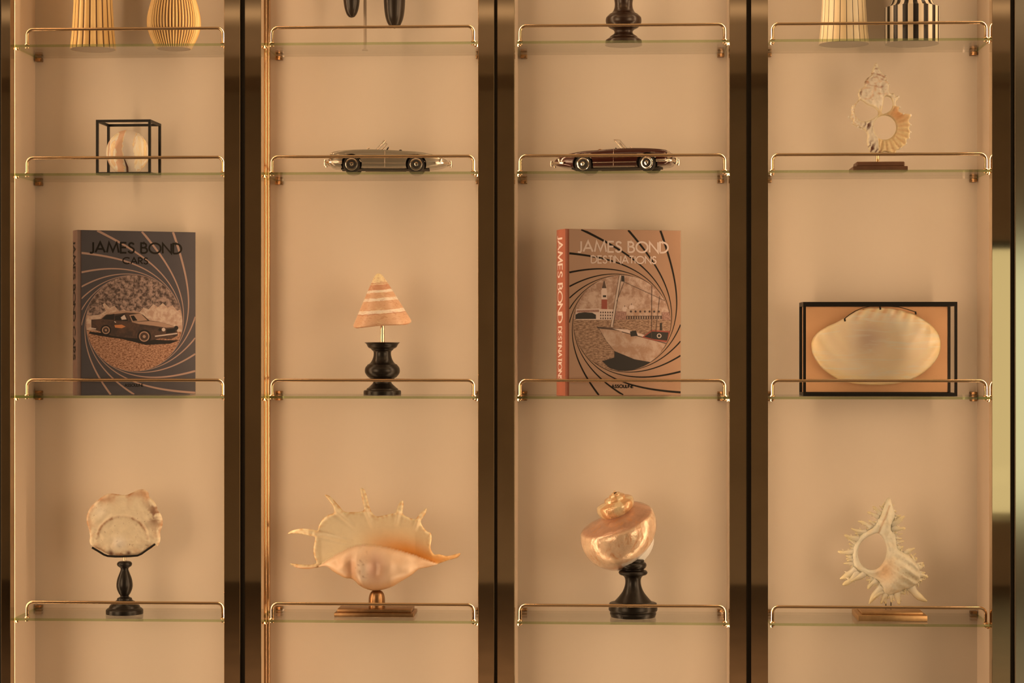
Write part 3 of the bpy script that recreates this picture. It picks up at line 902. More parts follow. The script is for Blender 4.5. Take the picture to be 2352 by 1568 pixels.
# ================================================================== row 3, bay 4: pearl shell in a black-framed glass case
Y0, Y1 = 0.030, 0.117
xa, xb = XW(1845, Y0), XW(2199, Y0)
zb = TOP[(2, 3)] + 0.0004
zt = W(2020, 693, Y0).z
cx = (xa + xb) / 2
t = thing('shell_display_case', 'pearly oval shell hung by a wire in a black-framed glass case', 'display case', (cx, (Y0 + Y1) / 2, zb))
hx, hy, H = (xb - xa) / 2, (Y1 - Y0) / 2, zt - zb
B = 0.0054
fr = MB()
for sx in (-1, 1):
    for sy in (-1, 1):
        MB().box(min(sx * hx, sx * (hx - B)), max(sx * hx, sx * (hx - B)), min(sy * hy, sy * (hy - B)), max(sy * hy, sy * (hy - B)), 0, H).build('upright', M['black_metal'], t)
for sy in (-1, 1):
    for z0, z1 in ((0, 0.0062), (H - 0.0082, H)):
        MB().box(-hx + B, hx - B, min(sy * hy, sy * (hy - B)), max(sy * hy, sy * (hy - B)), z0, z1).build('cross_bar', M['black_metal'], t)
for sx in (-1, 1):
    for z0, z1 in ((0, 0.0062), (H - 0.0082, H)):
        MB().box(min(sx * hx, sx * (hx - B)), max(sx * hx, sx * (hx - B)), -hy + B, hy - B, z0, z1).build('side_bar', M['black_metal'], t)
M['bounce_back'] = plain('cream_back_with_bounce', (0.60, 0.37, 0.22), 0.35, var=0.04, vscale=8)  # cream panel; the orange light bounce in the case is put into its colour
MB().box(-hx + B, hx - B, hy - 0.004, hy - 0.001, 0.0062, H - 0.0082).build('back_panel', M['bounce_back'], t)
MB().box(-hx + B, hx - B, -hy + 0.002, -hy + 0.0035, 0.0062, H - 0.0082).build('front_pane', M['case_glass'], t)
px0 = 2022
Ym = 0.075
U = unit(px0, Ym) / 4.9
dxl = XW(1780 + 1150 / 4.9, Ym) - cx
o = [(426, 650), (432, 590), (465, 530), (530, 470), (620, 420), (700, 385), (790, 335), (870, 290), (960, 245), (1060, 222), (1170, 218), (1290, 222), (1400, 240), (1500, 265), (1590, 295), (1680, 345), (1760, 400), (1830, 475), (1868, 550),
     (1880, 630), (1872, 710), (1840, 790), (1780, 870), (1690, 950), (1590, 1010), (1450, 1060), (1300, 1085), (1150, 1090), (1000, 1085), (860, 1066), (740, 1032), (640, 975), (550, 905), (480, 820), (440, 735)]
def pmid(x, z, d):
    q = ((x - 1150) / 730) ** 2 + ((z - 650) / 440) ** 2
    return -60 + 130 * np.clip(1 - q, 0, 1) ** 0.8 + 3.0 * np.sin((np.hypot((x - 1180) * 0.8, (z - 380))) * 0.055) * np.clip(q * 1.3, 0.15, 1) + 12 * np.sin((x * 0.8 + z * 0.5) * 0.06) * np.clip((380 - z) / 120, 0, 1)
def pcol(x, z, d):
    q = ((x - 1150) / 730) ** 2 + ((z - 650) / 440) ** 2
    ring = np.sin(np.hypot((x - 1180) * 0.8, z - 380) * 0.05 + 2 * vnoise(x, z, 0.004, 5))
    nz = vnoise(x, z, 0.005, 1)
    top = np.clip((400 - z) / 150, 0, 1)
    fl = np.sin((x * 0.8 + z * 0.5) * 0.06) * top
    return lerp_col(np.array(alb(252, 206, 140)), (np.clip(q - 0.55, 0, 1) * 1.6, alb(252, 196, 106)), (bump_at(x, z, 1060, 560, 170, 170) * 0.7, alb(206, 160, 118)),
                    (bump_at(x, z, 1450, 420, 150, 80) * 0.7, alb(254, 220, 160)), (np.clip(ring, 0, 1) * 0.35 * np.clip(q * 1.5, 0, 1), alb(252, 214, 140)), (np.clip(fl, 0, 1) * 0.6, alb(254, 216, 152)), (np.clip(-fl, 0, 1) * 0.6, alb(222, 140, 76)),  # pale patch at upper right is a highlight painted into the pigment
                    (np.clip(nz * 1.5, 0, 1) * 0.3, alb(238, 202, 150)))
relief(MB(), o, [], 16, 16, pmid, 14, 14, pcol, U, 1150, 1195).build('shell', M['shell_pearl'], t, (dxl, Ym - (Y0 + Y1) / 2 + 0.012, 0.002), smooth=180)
arc = [(775, 345), (830, 300), (900, 255), (980, 222), (1060, 206), (1170, 202), (1280, 204), (1380, 212), (1480, 238), (1570, 268)]
wl = [((x - 1150) * U + dxl, -0.010, (1195 - z) * U + 0.002) for x, z in arc]
w = MB().tube(wl, 4.5 * U, 8).build('wire_hanger', M['black_metal'], t, smooth=60)
for (xx, zz) in ((778, 345), (1172, 214), (1566, 268)):
    MB().tube([((xx - 1150) * U + dxl, -0.012, (1195 - zz + 16) * U), ((xx + 4 - 1150) * U + dxl, -0.013, (1195 - zz - 16) * U)], 10 * U, 8).build('clasp', M['black_metal'], w, smooth=60)

# ================================================================== row 3, bay 2: cone shell on a turned black stand
px0 = 740 + 637 / 4.611
Y = 0.075
U = unit(px0, Y) / 4.611
t = thing('cone_shell_stand', 'striped orange cone shell on a steel rod above a turned black stand', 'ornament', place(px0, 2, 1, Y))
st = [(198, 1414), (199, 1390), (197, 1372), (190, 1364), (170, 1360), (164, 1346), (150, 1338), (120, 1310), (102, 1292), (96, 1275), (100, 1258), (112, 1248), (150, 1226), (178, 1190), (186, 1160), (180, 1125), (162, 1102), (155, 1092),
      (130, 1078), (106, 1040), (94, 1000), (92, 965), (98, 950), (108, 942), (116, 934), (122, 926), (148, 912), (158, 898), (166, 880), (176, 868), (180, 858), (0, 856)]
MB().lathe(dense(prof(st, 1414, U), 2), 64).build('stand', M['ebony'], t, smooth=45)
MB().tube([(0, 0, (1414 - 860) * U), (0, 0, (1414 - 640) * U)], 24 * U, 18).build('rod', M['steel'], t, smooth=60)
n = N('banded_cone_shell')
p = n.principled(Roughness=0.35)
tc = n.node('TexCoord'); sp = n.node('SeparateXYZ'); n.link(tc.outputs['Object'], sp.inputs[0])
wv = n.noise(60, 4, 0.6, n.coord(), 0.5)
ad = n.node('Math', operation='MULTIPLY_ADD'); n.link(wv, ad.inputs[0]); ad.inputs[1].default_value = 0.0045; n.link(sp.outputs['Z'], ad.inputs[2])
mr = n.node('MapRange'); mr.inputs['From Min'].default_value = 0.0; mr.inputs['From Max'].default_value = 545 * U; n.link(ad.outputs[0], mr.inputs['Value'])
cr_, or_, lt = alb(244, 204, 148), alb(218, 156, 98), alb(238, 194, 126)
bands = n.ramp(mr.outputs[0], [(0.0, alb(205, 118, 60)), (0.03, or_), (0.235, or_), (0.245, alb(190, 110, 60)), (0.262, cr_), (0.315, cr_), (0.325, or_), (0.49, or_), (0.50, cr_), (0.545, cr_), (0.555, or_), (0.65, or_), (0.66, cr_), (0.70, cr_), (0.71, alb(206, 136, 84)), (0.80, alb(206, 136, 84)), (0.82, lt), (0.83, alb(200, 130, 80)), (0.85, lt), (1.0, alb(244, 200, 122))])
mot = n.noise(1.0, 6, 0.7, n.coord(scale=(70, 70, 190)), 1.0)
msk = n.ramp(mot, [(0.52, (0, 0, 0)), (0.60, (1, 1, 1))])
dk = n.mix(msk, bands, alb(178, 98, 48))
msk2 = n.ramp(n.noise(1.0, 5, 0.6, n.coord(scale=(60, 60, 120)), 0.8), [(0.56, (0, 0, 0)), (0.66, (1, 1, 1))])
fin = n.mix(msk2, dk, alb(240, 192, 122))
n.link(n.mix(0.62, fin, bands), p.inputs['Base Color'])
n.bump(n.noise(120, 4, 0.6, n.coord()), 0.3, 0.001)
M['cone'] = n.mat
c = [(0, 0), (40, 2), (200, -6), (290, -4), (306, 6), (308, 22), (262, 110), (205, 220), (150, 325), (98, 425), (60, 492), (34, 530), (14, 543), (0, 545)]
mb = MB().lathe([(r * U, z * U) for r, z in c], 64)
mb.v = [(x, y, z + 0.0010 * sin(3 * math.atan2(y, x)) * (math.hypot(x, y) / (300 * U)) ** 2 * 1.6) for x, y, z in mb.v]
mb.build('shell', M['cone'], t, (2 * U, 0, (1414 - 672) * U), (math.radians(3), math.radians(-4.2), 0), smooth=50)

# ================================================================== row 2, bay 4: sliced shell on a two-tier wooden block
px0 = 1930 + 465 / 5.405
Y = 0.070
U = unit(px0, Y) / 5.405
t = thing('sliced_shell_ornament', 'sliced open sea shell showing its chambers on a dark wooden block', 'ornament', place(px0, 1, 3, Y))
M['block'] = plain('dark_walnut_block', (0.115, 0.052, 0.026), 0.42, var=0.25, vscale=40)
b0 = 1470
MB().box(-330 * U, 340 * U, -0.036, 0.036, 0, 62 * U, bev=0.0014).build('base', M['block'], t)
MB().box(-282 * U, 308 * U, -0.028, 0.028, 62 * U, 122 * U, bev=0.0020).build('base_top', M['block'], t)
MB().tube([(0, 0, 120 * U), (0, 0, 270 * U)], 21 * U, 16).build('pin', M['gold'], t, smooth=60)
o = [(445, 110), (470, 150), (484, 195), (520, 235), (545, 268), (565, 290), (576, 340), (606, 378), (602, 430), (612, 480), (640, 492), (664, 488), (682, 530), (716, 520), (716, 560), (690, 590), (692, 640), (738, 660), (722, 702), (782, 735), (862, 750), (872, 782),
     (846, 830), (872, 880), (850, 920), (870, 970), (855, 1002), (852, 1050), (820, 1060), (816, 1120), (772, 1150), (740, 1180), (692, 1200), (682, 1252), (640, 1246), (600, 1225), (540, 1215), (490, 1250), (420, 1256), (370, 1210), (342, 1150), (330, 1090), (336, 1000),
     (300, 940), (230, 910), (160, 872), (140, 850), (160, 822), (104, 780), (140, 750), (140, 660), (180, 620), (230, 560), (220, 500), (240, 440), (300, 400), (300, 350), (330, 300), (380, 265), (386, 230), (405, 180), (426, 130)]
h1 = [(250, 572), (290, 592), (340, 632), (400, 652), (450, 692), (475, 735), (440, 780), (380, 815), (320, 835), (260, 830), (212, 790), (182, 740), (186, 660), (216, 602)]
h2 = [(552, 532), (615, 538), (645, 595), (642, 665), (606, 712), (552, 735), (520, 720), (532, 620)]
h3 = [(558 + 143 * cos(a), 905 + 150 * sin(a)) for a in np.linspace(0, 2 * pi, 22, endpoint=False)]
def smid(x, z, d):
    hd = np.hypot(x - 558, (z - 905) * 0.96)
    fun = -70 * np.clip((310 - hd) / 160, 0, 1) * (x > 470) * np.clip((z - 640) / 100, 0, 1)
    return fun
def sfront(x, z, d):
    sp_ = 40 * bump_at(x, z, 450, 230, 90, 130) + 14 * np.sin((z - 110) * 0.085) * (z < 400)
    dip = -30 * bump_at(x, z, 335, 485, 50, 44) - 22 * bump_at(x, z, 520, 430, 65, 45)
    an = np.arctan2(z - 905, x - 558); hd = np.hypot(x - 558, z - 905)
    rib = 9 * np.sin(an * 24) * np.clip((hd - 160) / 80, 0, 1) * (x > 480)
    return 46 + sp_ + dip + rib + 40 * bump_at(x, z, 450, 640, 40, 90) + 10 * vnoise(x, z, 0.03, 2)
def scol(x, z, d):
    nz = vnoise(x, z, 0.02, 8); nf = vnoise(x, z, 0.055, 4)
    hd = np.hypot(x - 558, z - 905)
    an = np.arctan2(z - 905, x - 558)
    fun = ((hd > 140) & (x > 470) & (z > 650)).astype(float)
    brown = np.clip(bump_at(x, z, 340, 885, 55, 60) + bump_at(x, z, 385, 1170, 50, 90) + bump_at(x, z, 470, 1210, 45, 30) + 0.8 * bump_at(x, z, 240, 470, 26, 60) + 0.6 * bump_at(x, z, 340, 300, 60, 26) + 0.6 * bump_at(x, z, 320, 355, 30, 30), 0, 1)
    brown = brown * np.clip(0.55 + 2.6 * np.sin(x * 0.11 + z * 0.05 + 3 * nz), 0, 1)
    wl_ = z - 0.28 * (x - 450)
    sut = sum(np.exp(-((wl_ - q0) / 9) ** 2) for q0 in (196, 262, 300, 385, 405))
    spire = (z < 575) * np.clip(sut * np.clip(0.45 + 2.2 * nz, 0, 1) + np.clip(nf * 3 - 1.0, 0, 1) * 0.6, 0, 1)
    rims = 0
    for (ex, ez, er, eq) in ((328, 490, 66, 64), (530, 425, 95, 72), (400, 335, 66, 34)):
        q_ = np.hypot((x - ex) / er, (z - ez) / eq)
        rims = rims + np.exp(-((q_ - 1.10) / 0.17) ** 2) * np.clip(0.6 + 1.8 * nz, 0, 1)
    white = bump_at(x, z, 480, 620, 70, 100) + 0.8 * bump_at(x, z, 335, 485, 60, 52) + 0.7 * bump_at(x, z, 510, 440, 55, 55)
    rib = np.clip(np.sin(an * 24) * -1.4, 0, 1) * fun
    left = np.clip((330 - x) / 150, 0, 1) * np.clip(nf * 3, 0, 1) * (z > 560)
    return lerp_col(np.array(alb(238, 202, 146)), (fun * 0.9, alb(238, 190, 114)), (fun * bump_at(x, z, 720, 740, 120, 110), alb(222, 150, 82)), (rib * 0.4, alb(214, 150, 82)), (white * 0.8, alb(246, 210, 154)), (np.exp(-(d / 16) ** 2) * 0.7, alb(248, 206, 132)),
                    (spire * 0.85, alb(160, 82, 38)), (np.clip(rims, 0, 1) * 0.6, alb(206, 140, 78)), (left * 0.5, alb(200, 136, 76)), (brown, alb(96, 42, 22)))
mb = MB()
relief(mb, o, [h1, h2, h3], 9, 24, smid, sfront, 40, scol, U, 465, b0)
rng = random.Random(9)
for (x, z, r) in [(108, 780, 16), (150, 850, 14), (180, 862, 15), (145, 690, 10), (160, 640, 9), (715, 535, 18), (735, 665, 13), (862, 765, 22), (866, 882, 13), (866, 975, 13), (850, 1045, 12), (812, 1112, 14), (740, 1172, 13), (680, 1240, 16), (600, 380, 14), (560, 275, 12), (690, 655, 10), (780, 745, 14), (575, 330, 10), (222, 905, 14), (262, 925, 12), (610, 1222, 12)]:
    mb.lathe([(0, -r * U), (r * 0.7 * U, -r * 0.7 * U), (r * U, 0), (r * 0.7 * U, r * 0.7 * U), (0, r * U)], 10, ((x - 465) * U, -(10 + rng.uniform(0, 20)) * U, (b0 - z) * U), 0, alb(240, 205, 150))
mb.build('shell', M['shell_slice'], t, smooth=180)

# ================================================================== row 2, bay 1: stone ball in a black cube frame
Y0, Y1 = 0.042, 0.130
xa, xb = XW(221, Y0), XW(347.5, Y0)
zb = TOP[(1, 0)] + 0.0004
H = W(284, 274.5, Y0).z - zb
cx = (xa + xb) / 2
t = thing('caged_ball_ornament', 'veined cream stone ball inside an open black cube frame', 'ornament', (cx, (Y0 + Y1) / 2, zb), rotz=math.radians(-1.5))
hx, hy, B = (xb - xa) / 2, (Y1 - Y0) / 2, 0.0050
for sx in (-1, 1):
    for sy in (-1, 1):
        MB().box(min(sx * hx, sx * (hx - B)), max(sx * hx, sx * (hx - B)), min(sy * hy, sy * (hy - B)), max(sy * hy, sy * (hy - B)), 0, H).build('upright', M['black_metal'], t)
for z0, z1 in ((0, B), (H - B, H)):
    for s in (-1, 1):
        MB().box(-hx + B, hx - B, min(s * hy, s * (hy - B)), max(s * hy, s * (hy - B)), z0, z1).build('cross_bar', M['black_metal'], t)
        MB().box(min(s * hx, s * (hx - B)), max(s * hx, s * (hx - B)), -hy + B, hy - B, z0, z1).build('side_bar', M['black_metal'], t)
n = N('veined_cream_stone')
p = n.principled(Roughness=0.4)
tc = n.node('TexCoord'); mp = n.node('Mapping'); mp.inputs['Scale'].default_value = (40, 40, 9); n.link(tc.outputs['Object'], mp.inputs[0])
nz = n.noise(1.0, 6, 0.6, mp.outputs[0], 1.4)
c0 = n.ramp(nz, [(0.25, alb(205, 158, 104)), (0.38, alb(240, 196, 126)), (0.50, alb(236, 204, 150)), (0.56, alb(222, 168, 104)), (0.62, alb(242, 196, 118)), (0.78, alb(228, 176, 104))])
sp = n.node('SeparateXYZ'); n.link(tc.outputs['Object'], sp.inputs[0])
ww = n.node('Math', operation='MULTIPLY_ADD'); n.link(n.noise(35, 4, 0.6, n.coord(), 0.4), ww.inputs[0]); ww.inputs[1].default_value = 0.022; n.link(sp.outputs['X'], ww.inputs[2])
off = 0.011
st1 = n.ramp(ww.outputs[0], [(0.0, (0, 0, 0)), (0.001, (0, 0, 0))])
def stripe(a, b, colr, base):
    r = n.node('MapRange'); r.inputs['From Min'].default_value = -0.06 + off; r.inputs['From Max'].default_value = 0.06 + off; n.link(ww.outputs[0], r.inputs['Value'])
    m = n.ramp(r.outputs[0], [(a, (0, 0, 0)), (a + 0.015, (1, 1, 1)), (b, (1, 1, 1)), (b + 0.015, (0, 0, 0))])
    return n.mix(m, base, colr)
c1 = stripe(0.36, 0.47, alb(222, 160, 102), c0)
c1 = stripe(0.485, 0.66, alb(216, 180, 130), c1)
c1 = stripe(0.17, 0.21, alb(205, 150, 100), c1)
n.link(c1, p.inputs['Base Color'])
n.bump(nz, 0.5, 0.0015)
M['stone'] = n.mat
Rr = unit(292, 0.085) * 50.0
mb = MB()
ring = []
for i in range(29):
    a = -pi / 2 + pi * i / 28
    ring.append((Rr * cos(a) * 0.985, Rr * 1.03 * sin(a)))
ring[0] = (0, ring[0][1]); ring[-1] = (0, ring[-1][1])
mb.lathe(ring, 48)
mb.v = [(x * (1 + 0.012 * sin(5 * math.atan2(y, x))), y * 0.72, max(z, -Rr * 0.97) + 0.0006 * sin(40 * x / Rr)) for x, y, z in mb.v]
ball = mb.build('ball', M['stone'], t, (XW(292.5, 0.085) - cx, 0.0, B + Rr * 0.97), smooth=180)
MB().tube([(0.000, -Rr * 0.71, -Rr * 0.25), (0.004, -Rr * 0.70, -Rr * 0.48), (0.007, -Rr * 0.62, -Rr * 0.72), (0.005, -Rr * 0.40, -Rr * 0.95)], [0.0006, 0.0012, 0.0022, 0.0022], 8).build('crack', plain('dark_crack', (0.07, 0.03, 0.02), 0.8), ball, smooth=60)

# ================================================================== row 1: things cut off by the top of the photo
# bay 3: tall turned stand
px0 = 1360 + 872 / 12.06
Y = 0.072
U = unit(px0, Y) / 12.06
t = thing('turned_stand', 'dark brown turned wooden stand rising out of the top of the photo', 'stand', place(px0, 0, 2, Y))
st = [(508, 1262), (508, 1200), (500, 1130), (480, 1105), (390, 1045), (378, 1020), (300, 965), (262, 930), (252, 895), (262, 862), (310, 815), (380, 782), (440, 730), (482, 660), (496, 580), (486, 500), (448, 452), (432, 440), (400, 405), (345, 372), (320, 352), (290, 310), (258, 230), (246, 140),
      (252, 50), (276, -40), (330, -120), (420, -190), (480, -240), (486, -300), (440, -340), (300, -360), (0, -362)]
MB().lathe(dense(prof(st, 1262, U), 3), 64).build('stand', M['walnut'], t, smooth=50)

# vases built of slim strips round a dark core
def vase(name, label, px0, r, c, profile, base_y, nst, mats, core, Y, gap, bulge, groups, per=1, zlab=None):
    u = unit(px0, Y)
    t = thing(name, label, 'vase', place(px0, r, c, Y), group=groups)
    pr = [(q * u, (base_y - y) * u) for q, y in profile]
    fine = dense([(0, 0)] + pr, 3)[1:]
    fine[0] = (fine[0][0], 0.0)
    MB().lathe([(0, 0)] + [(q * (1 - bulge) - 0.0004, z) for q, z in fine] + [(fine[-1][0] * 0.75, fine[-1][1]), (fine[-1][0] * 0.7, fine[-1][1] - 0.03), (0, fine[-1][1] - 0.031)], 64).build('core', core, t, smooth=60)
    src = []
    for mi, mt in enumerate(mats):
        mb = MB()
        half = pi / nst * (1 - gap)
        vs, fs = [], []
        K = 4
        for q, z in fine:
            for k in range(K + 1):
                s = -1 + 2 * k / K
                rr = q * (1 - bulge * (abs(s) ** 2.2))
                vs.append((rr * cos(s * half), rr * sin(s * half), z))
        m_ = K + 1
        for i in range(len(fine) - 1):
            for k in range(K):
                fs.append((i * m_ + k, i * m_ + k + 1, (i + 1) * m_ + k + 1, (i + 1) * m_ + k))
        mb.add(vs, fs)
        src.append(mb.build('strip', mt, t, smooth=70))
    for k in range(len(mats), nst):
        copy_part(src[k % len(mats)], t, rot=(0, 0, 2 * pi * k / nst))
    for k in range(len(mats)):
        src[k].rotation_euler = (0, 0, 2 * pi * k / nst)
    return t
def bone(name, r, g, b):
    n = N(name)
    p = n.principled(Roughness=0.35)
    oi = n.node('ObjectInfo')
    nz = n.noise(1.0, 4, 0.6, n.coord(scale=(40, 40, 6)), 0.4)
    base = n.ramp(nz, [(0.3, alb(r * 0.94, g * 0.9, b * 0.82)), (0.7, alb(min(255, r * 1.03), min(255, g * 1.03), min(255, b * 1.05)))])
    n.link(n.mix(oi.outputs['Random'], base, alb(r * 0.93, g * 0.88, b * 0.8)), p.inputs['Base Color'])
    return n.mat
M['bone_gold'] = bone('golden_bone', 236, 178, 94)
M['bone_cream'] = bone('cream_bone', 246, 206, 138)
M['bone_pale'] = bone('pale_bone', 240, 206, 150)
M['horn'] = plain('black_horn', (0.014, 0.011, 0.009), 0.3, var=0.3, vscale=40)
M['horn_brown'] = plain('dark_brown_core', (0.10, 0.035, 0.012), 0.5)
Yv = 0.080
vase('ribbed_vase', 'slim ribbed vase with wide golden strips on the top left shelf', 214, 0, 0, [(53, 115), (51, 100), (47.5, 65), (45.5, 30), (44, 0), (43.5, -40), (45, -90), (50, -130), (55, -150)], 115, 19, [M['bone_gold']], M['horn_brown'], Yv, 0.20, 0.045, 'ribbed vases on the top left shelf')
vase('ribbed_vase', 'round-bellied vase of many narrow golden ribs on the top left shelf', 399.5, 0, 0, [(40, 115), (46, 104), (54, 88), (60, 70), (61.5, 55), (60, 38), (55.5, 18), (50, 0), (42, -22), (32, -48), (24, -75), (21, -100), (25, -130)], 115, 50, [M['bone_gold']], M['horn_brown'], Yv, 0.34, 0.04, 'ribbed vases on the top left shelf')
vase('inlaid_vase', 'slim cream inlaid vase with thin black lines on the top right shelf', 1938.5, 0, 3, [(57.5, 104), (56, 90), (53, 60), (51, 30), (49.5, 0), (49.5, -50), (53, -100), (58, -140)], 104, 22, [M['bone_cream']], M['horn'], Yv, 0.10, 0.008, 'inlaid vases on the top right shelf')
vase('inlaid_vase', 'black and cream striped vase with a stepped shoulder on the top right shelf', 2094.5, 0, 3, [(61.5, 104), (61.5, 90), (61.5, 60), (61.5, 24), (60.5, 22), (52, 16), (47.5, 6), (45, -8), (43.5, -40), (46, -80), (52, -120)], 104, 32, [M['horn'], M['bone_pale']], M['horn'], Yv, 0.0, 0.002, 'inlaid vases on the top right shelf')

# bay 2: two black pods; the tan rod stands in for a shadow line on the wall
px0 = 838.5
Y = 0.120
u = unit(px0, Y)
t = thing('hanging_pod_stand', 'two glossy black pods with a slim tan rod in place of a wall shadow', 'ornament', place(px0, 0, 1, Y))
M['shadow_tan'] = plain('shadow_line_tan', (0.40, 0.34, 0.28), 0.6)
M['pod'] = plain('black_pod', (0.020, 0.014, 0.010), 0.32, var=0.3, vscale=25)
MB().tube([(0, 0, 0.0), (0, 0, 300 * u)], 3.6 * u, 14).build('rod', M['shadow_tan'], t, smooth=60)
MB().lathe([(0, 0), (7 * u, 0), (7 * u, 2 * u), (4 * u, 4 * u), (0, 4 * u)], 24).build('foot', M['shadow_tan'], t, smooth=40)
MB().tube([(-40 * u, -0.02, 298 * u), (0, 0, 300 * u), (75 * u, -0.02, 298 * u)], 3 * u, 10).build('crossbar', M['shadow_tan'], t, smooth=60)
zz0 = 113.5
for (pxc, ytip, r, L) in ((807.5, 41, 20.0, 150), (906, 66, 25.0, 165)):
    yp = 0.09
    uu = unit(pxc, yp)
    pr = [(0, 0), (0.30, 0.012), (0.55, 0.05), (0.78, 0.13), (0.92, 0.24), (0.99, 0.38), (1.0, 0.5), (0.95, 0.64), (0.80, 0.78), (0.55, 0.90), (0.25, 0.97), (0, 1.0)]
    tip = W(pxc, ytip, yp)
    base = Vector(place(px0, 0, 1, Y))
    d = tip - base
    pod = MB().lathe(dense([(a * r * uu, b * L * uu) for a, b in pr], 3), 40).build('pod', M['pod'], t, tuple(d), smooth=180)
    MB().tube([(0, 0, L * uu * 0.98), (0, (-0.02 + 0.0) - d.y, 297 * u - d.z)], 0.0007, 6).build('cord', M['black_metal'], pod, smooth=60)

# ------------------------------------------------------------------ books: lettering and print
def _arc(cx, cy, rx, ry, a0, a1, n=14):
    return [(cx + rx * cos(math.radians(a0 + (a1 - a0) * i / n)), cy + ry * sin(math.radians(a0 + (a1 - a0) * i / n))) for i in range(n + 1)]
GLYPH = {
    'J': (0.30, [[(0.28, 1), (0.28, 0.16), (0.255, 0.02), (0.19, -0.06), (0.10, -0.07), (0.0, -0.02)]]),
    'A': (0.80, [[(0, 0), (0.40, 1), (0.80, 0)], [(0.15, 0.34), (0.65, 0.34)]]),
    'M': (1.00, [[(0, 0), (0.17, 1), (0.50, 0.12), (0.83, 1), (1.0, 0)]]),
    'E': (0.48, [[(0.48, 1), (0, 1), (0, 0), (0.48, 0)], [(0, 0.53), (0.45, 0.53)]]),
    'S': (0.50, [[(0.46, 0.83), (0.40, 0.94), (0.27, 1.0), (0.14, 0.96), (0.06, 0.84), (0.07, 0.70), (0.16, 0.60), (0.30, 0.52), (0.43, 0.42), (0.48, 0.28), (0.44, 0.11), (0.30, 0.0), (0.15, 0.01), (0.04, 0.10), (0.0, 0.20)]]),
    'B': (0.52, [[(0, 0), (0, 1), (0.20, 1)] + _arc(0.20, 0.77, 0.24, 0.23, 90, -90, 10) + [(0, 0.54)], [(0.20, 0.54)] + _arc(0.23, 0.27, 0.29, 0.27, 90, -90, 10) + [(0, 0)]]),
    'O': (1.00, [_arc(0.5, 0.5, 0.5, 0.5, 0, 360, 32)]),
    'N': (0.74, [[(0, 0), (0, 1), (0.74, 0), (0.74, 1)]]),
    'D': (0.70, [[(0, 0), (0, 1), (0.20, 1)] + _arc(0.20, 0.5, 0.50, 0.5, 90, -90, 18) + [(0, 0)]]),
    'C': (0.84, [_arc(0.5, 0.5, 0.5, 0.5, 48, 312, 24)]),
    'R': (0.52, [[(0, 0), (0, 1), (0.20, 1)] + _arc(0.20, 0.74, 0.27, 0.26, 90, -90, 10) + [(0, 0.48)], [(0.20, 0.48), (0.52, 0)]]),
    'T': (0.54, [[(0, 1), (0.54, 1)], [(0.27, 1), (0.27, 0)]]),
    'I': (0.00, [[(0, 0), (0, 1)]]),
    'U': (0.62, [[(0, 1), (0, 0.31)] + _arc(0.31, 0.31, 0.31, 0.31, 180, 360, 14) + [(0.62, 1)]]),
    'L': (0.44, [[(0, 1), (0, 0), (0.44, 0)]]),
}
def ribbon(pts, w):
    """flat strip along a 2-D line; w may vary along it"""
    pts = [np.array(p, float) for p in pts]
    m = len(pts)
    ws = w if hasattr(w, '__len__') else [w] * m
    L, Rr_ = [], []
    for i in range(m):
        a = pts[i] - pts[i - 1] if i > 0 else pts[1] - pts[0]
        b = pts[i + 1] - pts[i] if i < m - 1 else a
        a = a / (np.linalg.norm(a) + 1e-12); b = b / (np.linalg.norm(b) + 1e-12)
        t = a + b
        t = t / (np.linalg.norm(t) + 1e-9)
        nrm = np.array([-t[1], t[0]])
        c = max(0.42, float(nrm @ np.array([-a[1], a[0]])))
        L.append(pts[i] + nrm * ws[i] / 2 / c); Rr_.append(pts[i] - nrm * ws[i] / 2 / c)
    return L, Rr_
def finer(pts, step):
    out = [pts[0]]
    for a, b in zip(pts, pts[1:]):
        k = max(1, int(math.hypot(b[0] - a[0], b[1] - a[1]) / step))
        out += [(a[0] + (b[0] - a[0]) * j / k, a[1] + (b[1] - a[1]) * j / k) for j in range(1, k + 1)]
    return out
def text_strokes(s, x0, z0, width, cap, track=0.17):
    """letters as strokes, fitted to a width"""
    tot, pos = 0.0, []
    for ch in s:
        if ch == ' ':
            tot += 0.42
            continue
        pos.append((ch, tot))
        tot += GLYPH[ch][0] + track
    tot -= track
    kx = width / tot
    out = []
    for ch, q in pos:
        for st in GLYPH[ch][1]:
            out.append([(x0 + (q + x) * kx, z0 + z * cap) for x, z in st])
    return out
def flat_add(mb, strips, y, mat=0):
    for k_, (L, R_) in enumerate(strips):
        y = y - 0.000012 * (k_ > 0)
        vs = [(p[0], y, p[1]) for p in L] + [(p[0], y, p[1]) for p in R_]
        m = len(L)
        mb.add(vs, [(i, i + 1, m + i + 1, m + i) for i in range(m - 1)], mat)
def clip_circle(poly, cx, cz, r, n=72):
    out = [tuple(p) for p in poly]
    for i in range(n):
        a0, a1 = 2 * pi * i / n, 2 * pi * (i + 1) / n
        A = (cx + r * cos(a0), cz + r * sin(a0)); B_ = (cx + r * cos(a1), cz + r * sin(a1))
        def side(p):
            return (B_[0] - A[0]) * (p[1] - A[1]) - (B_[1] - A[1]) * (p[0] - A[0])
        new = []
        for j in range(len(out)):
            p, q = out[j - 1], out[j]
            sp_, sq = side(p), side(q)
            if (sp_ >= 0) != (sq >= 0):
                tt = sp_ / (sp_ - sq)
                new.append((p[0] + (q[0] - p[0]) * tt, p[1] + (q[1] - p[1]) * tt))
            if sq >= 0:
                new.append(q)
        out = new
        if len(out) < 3:
            return []
    return out

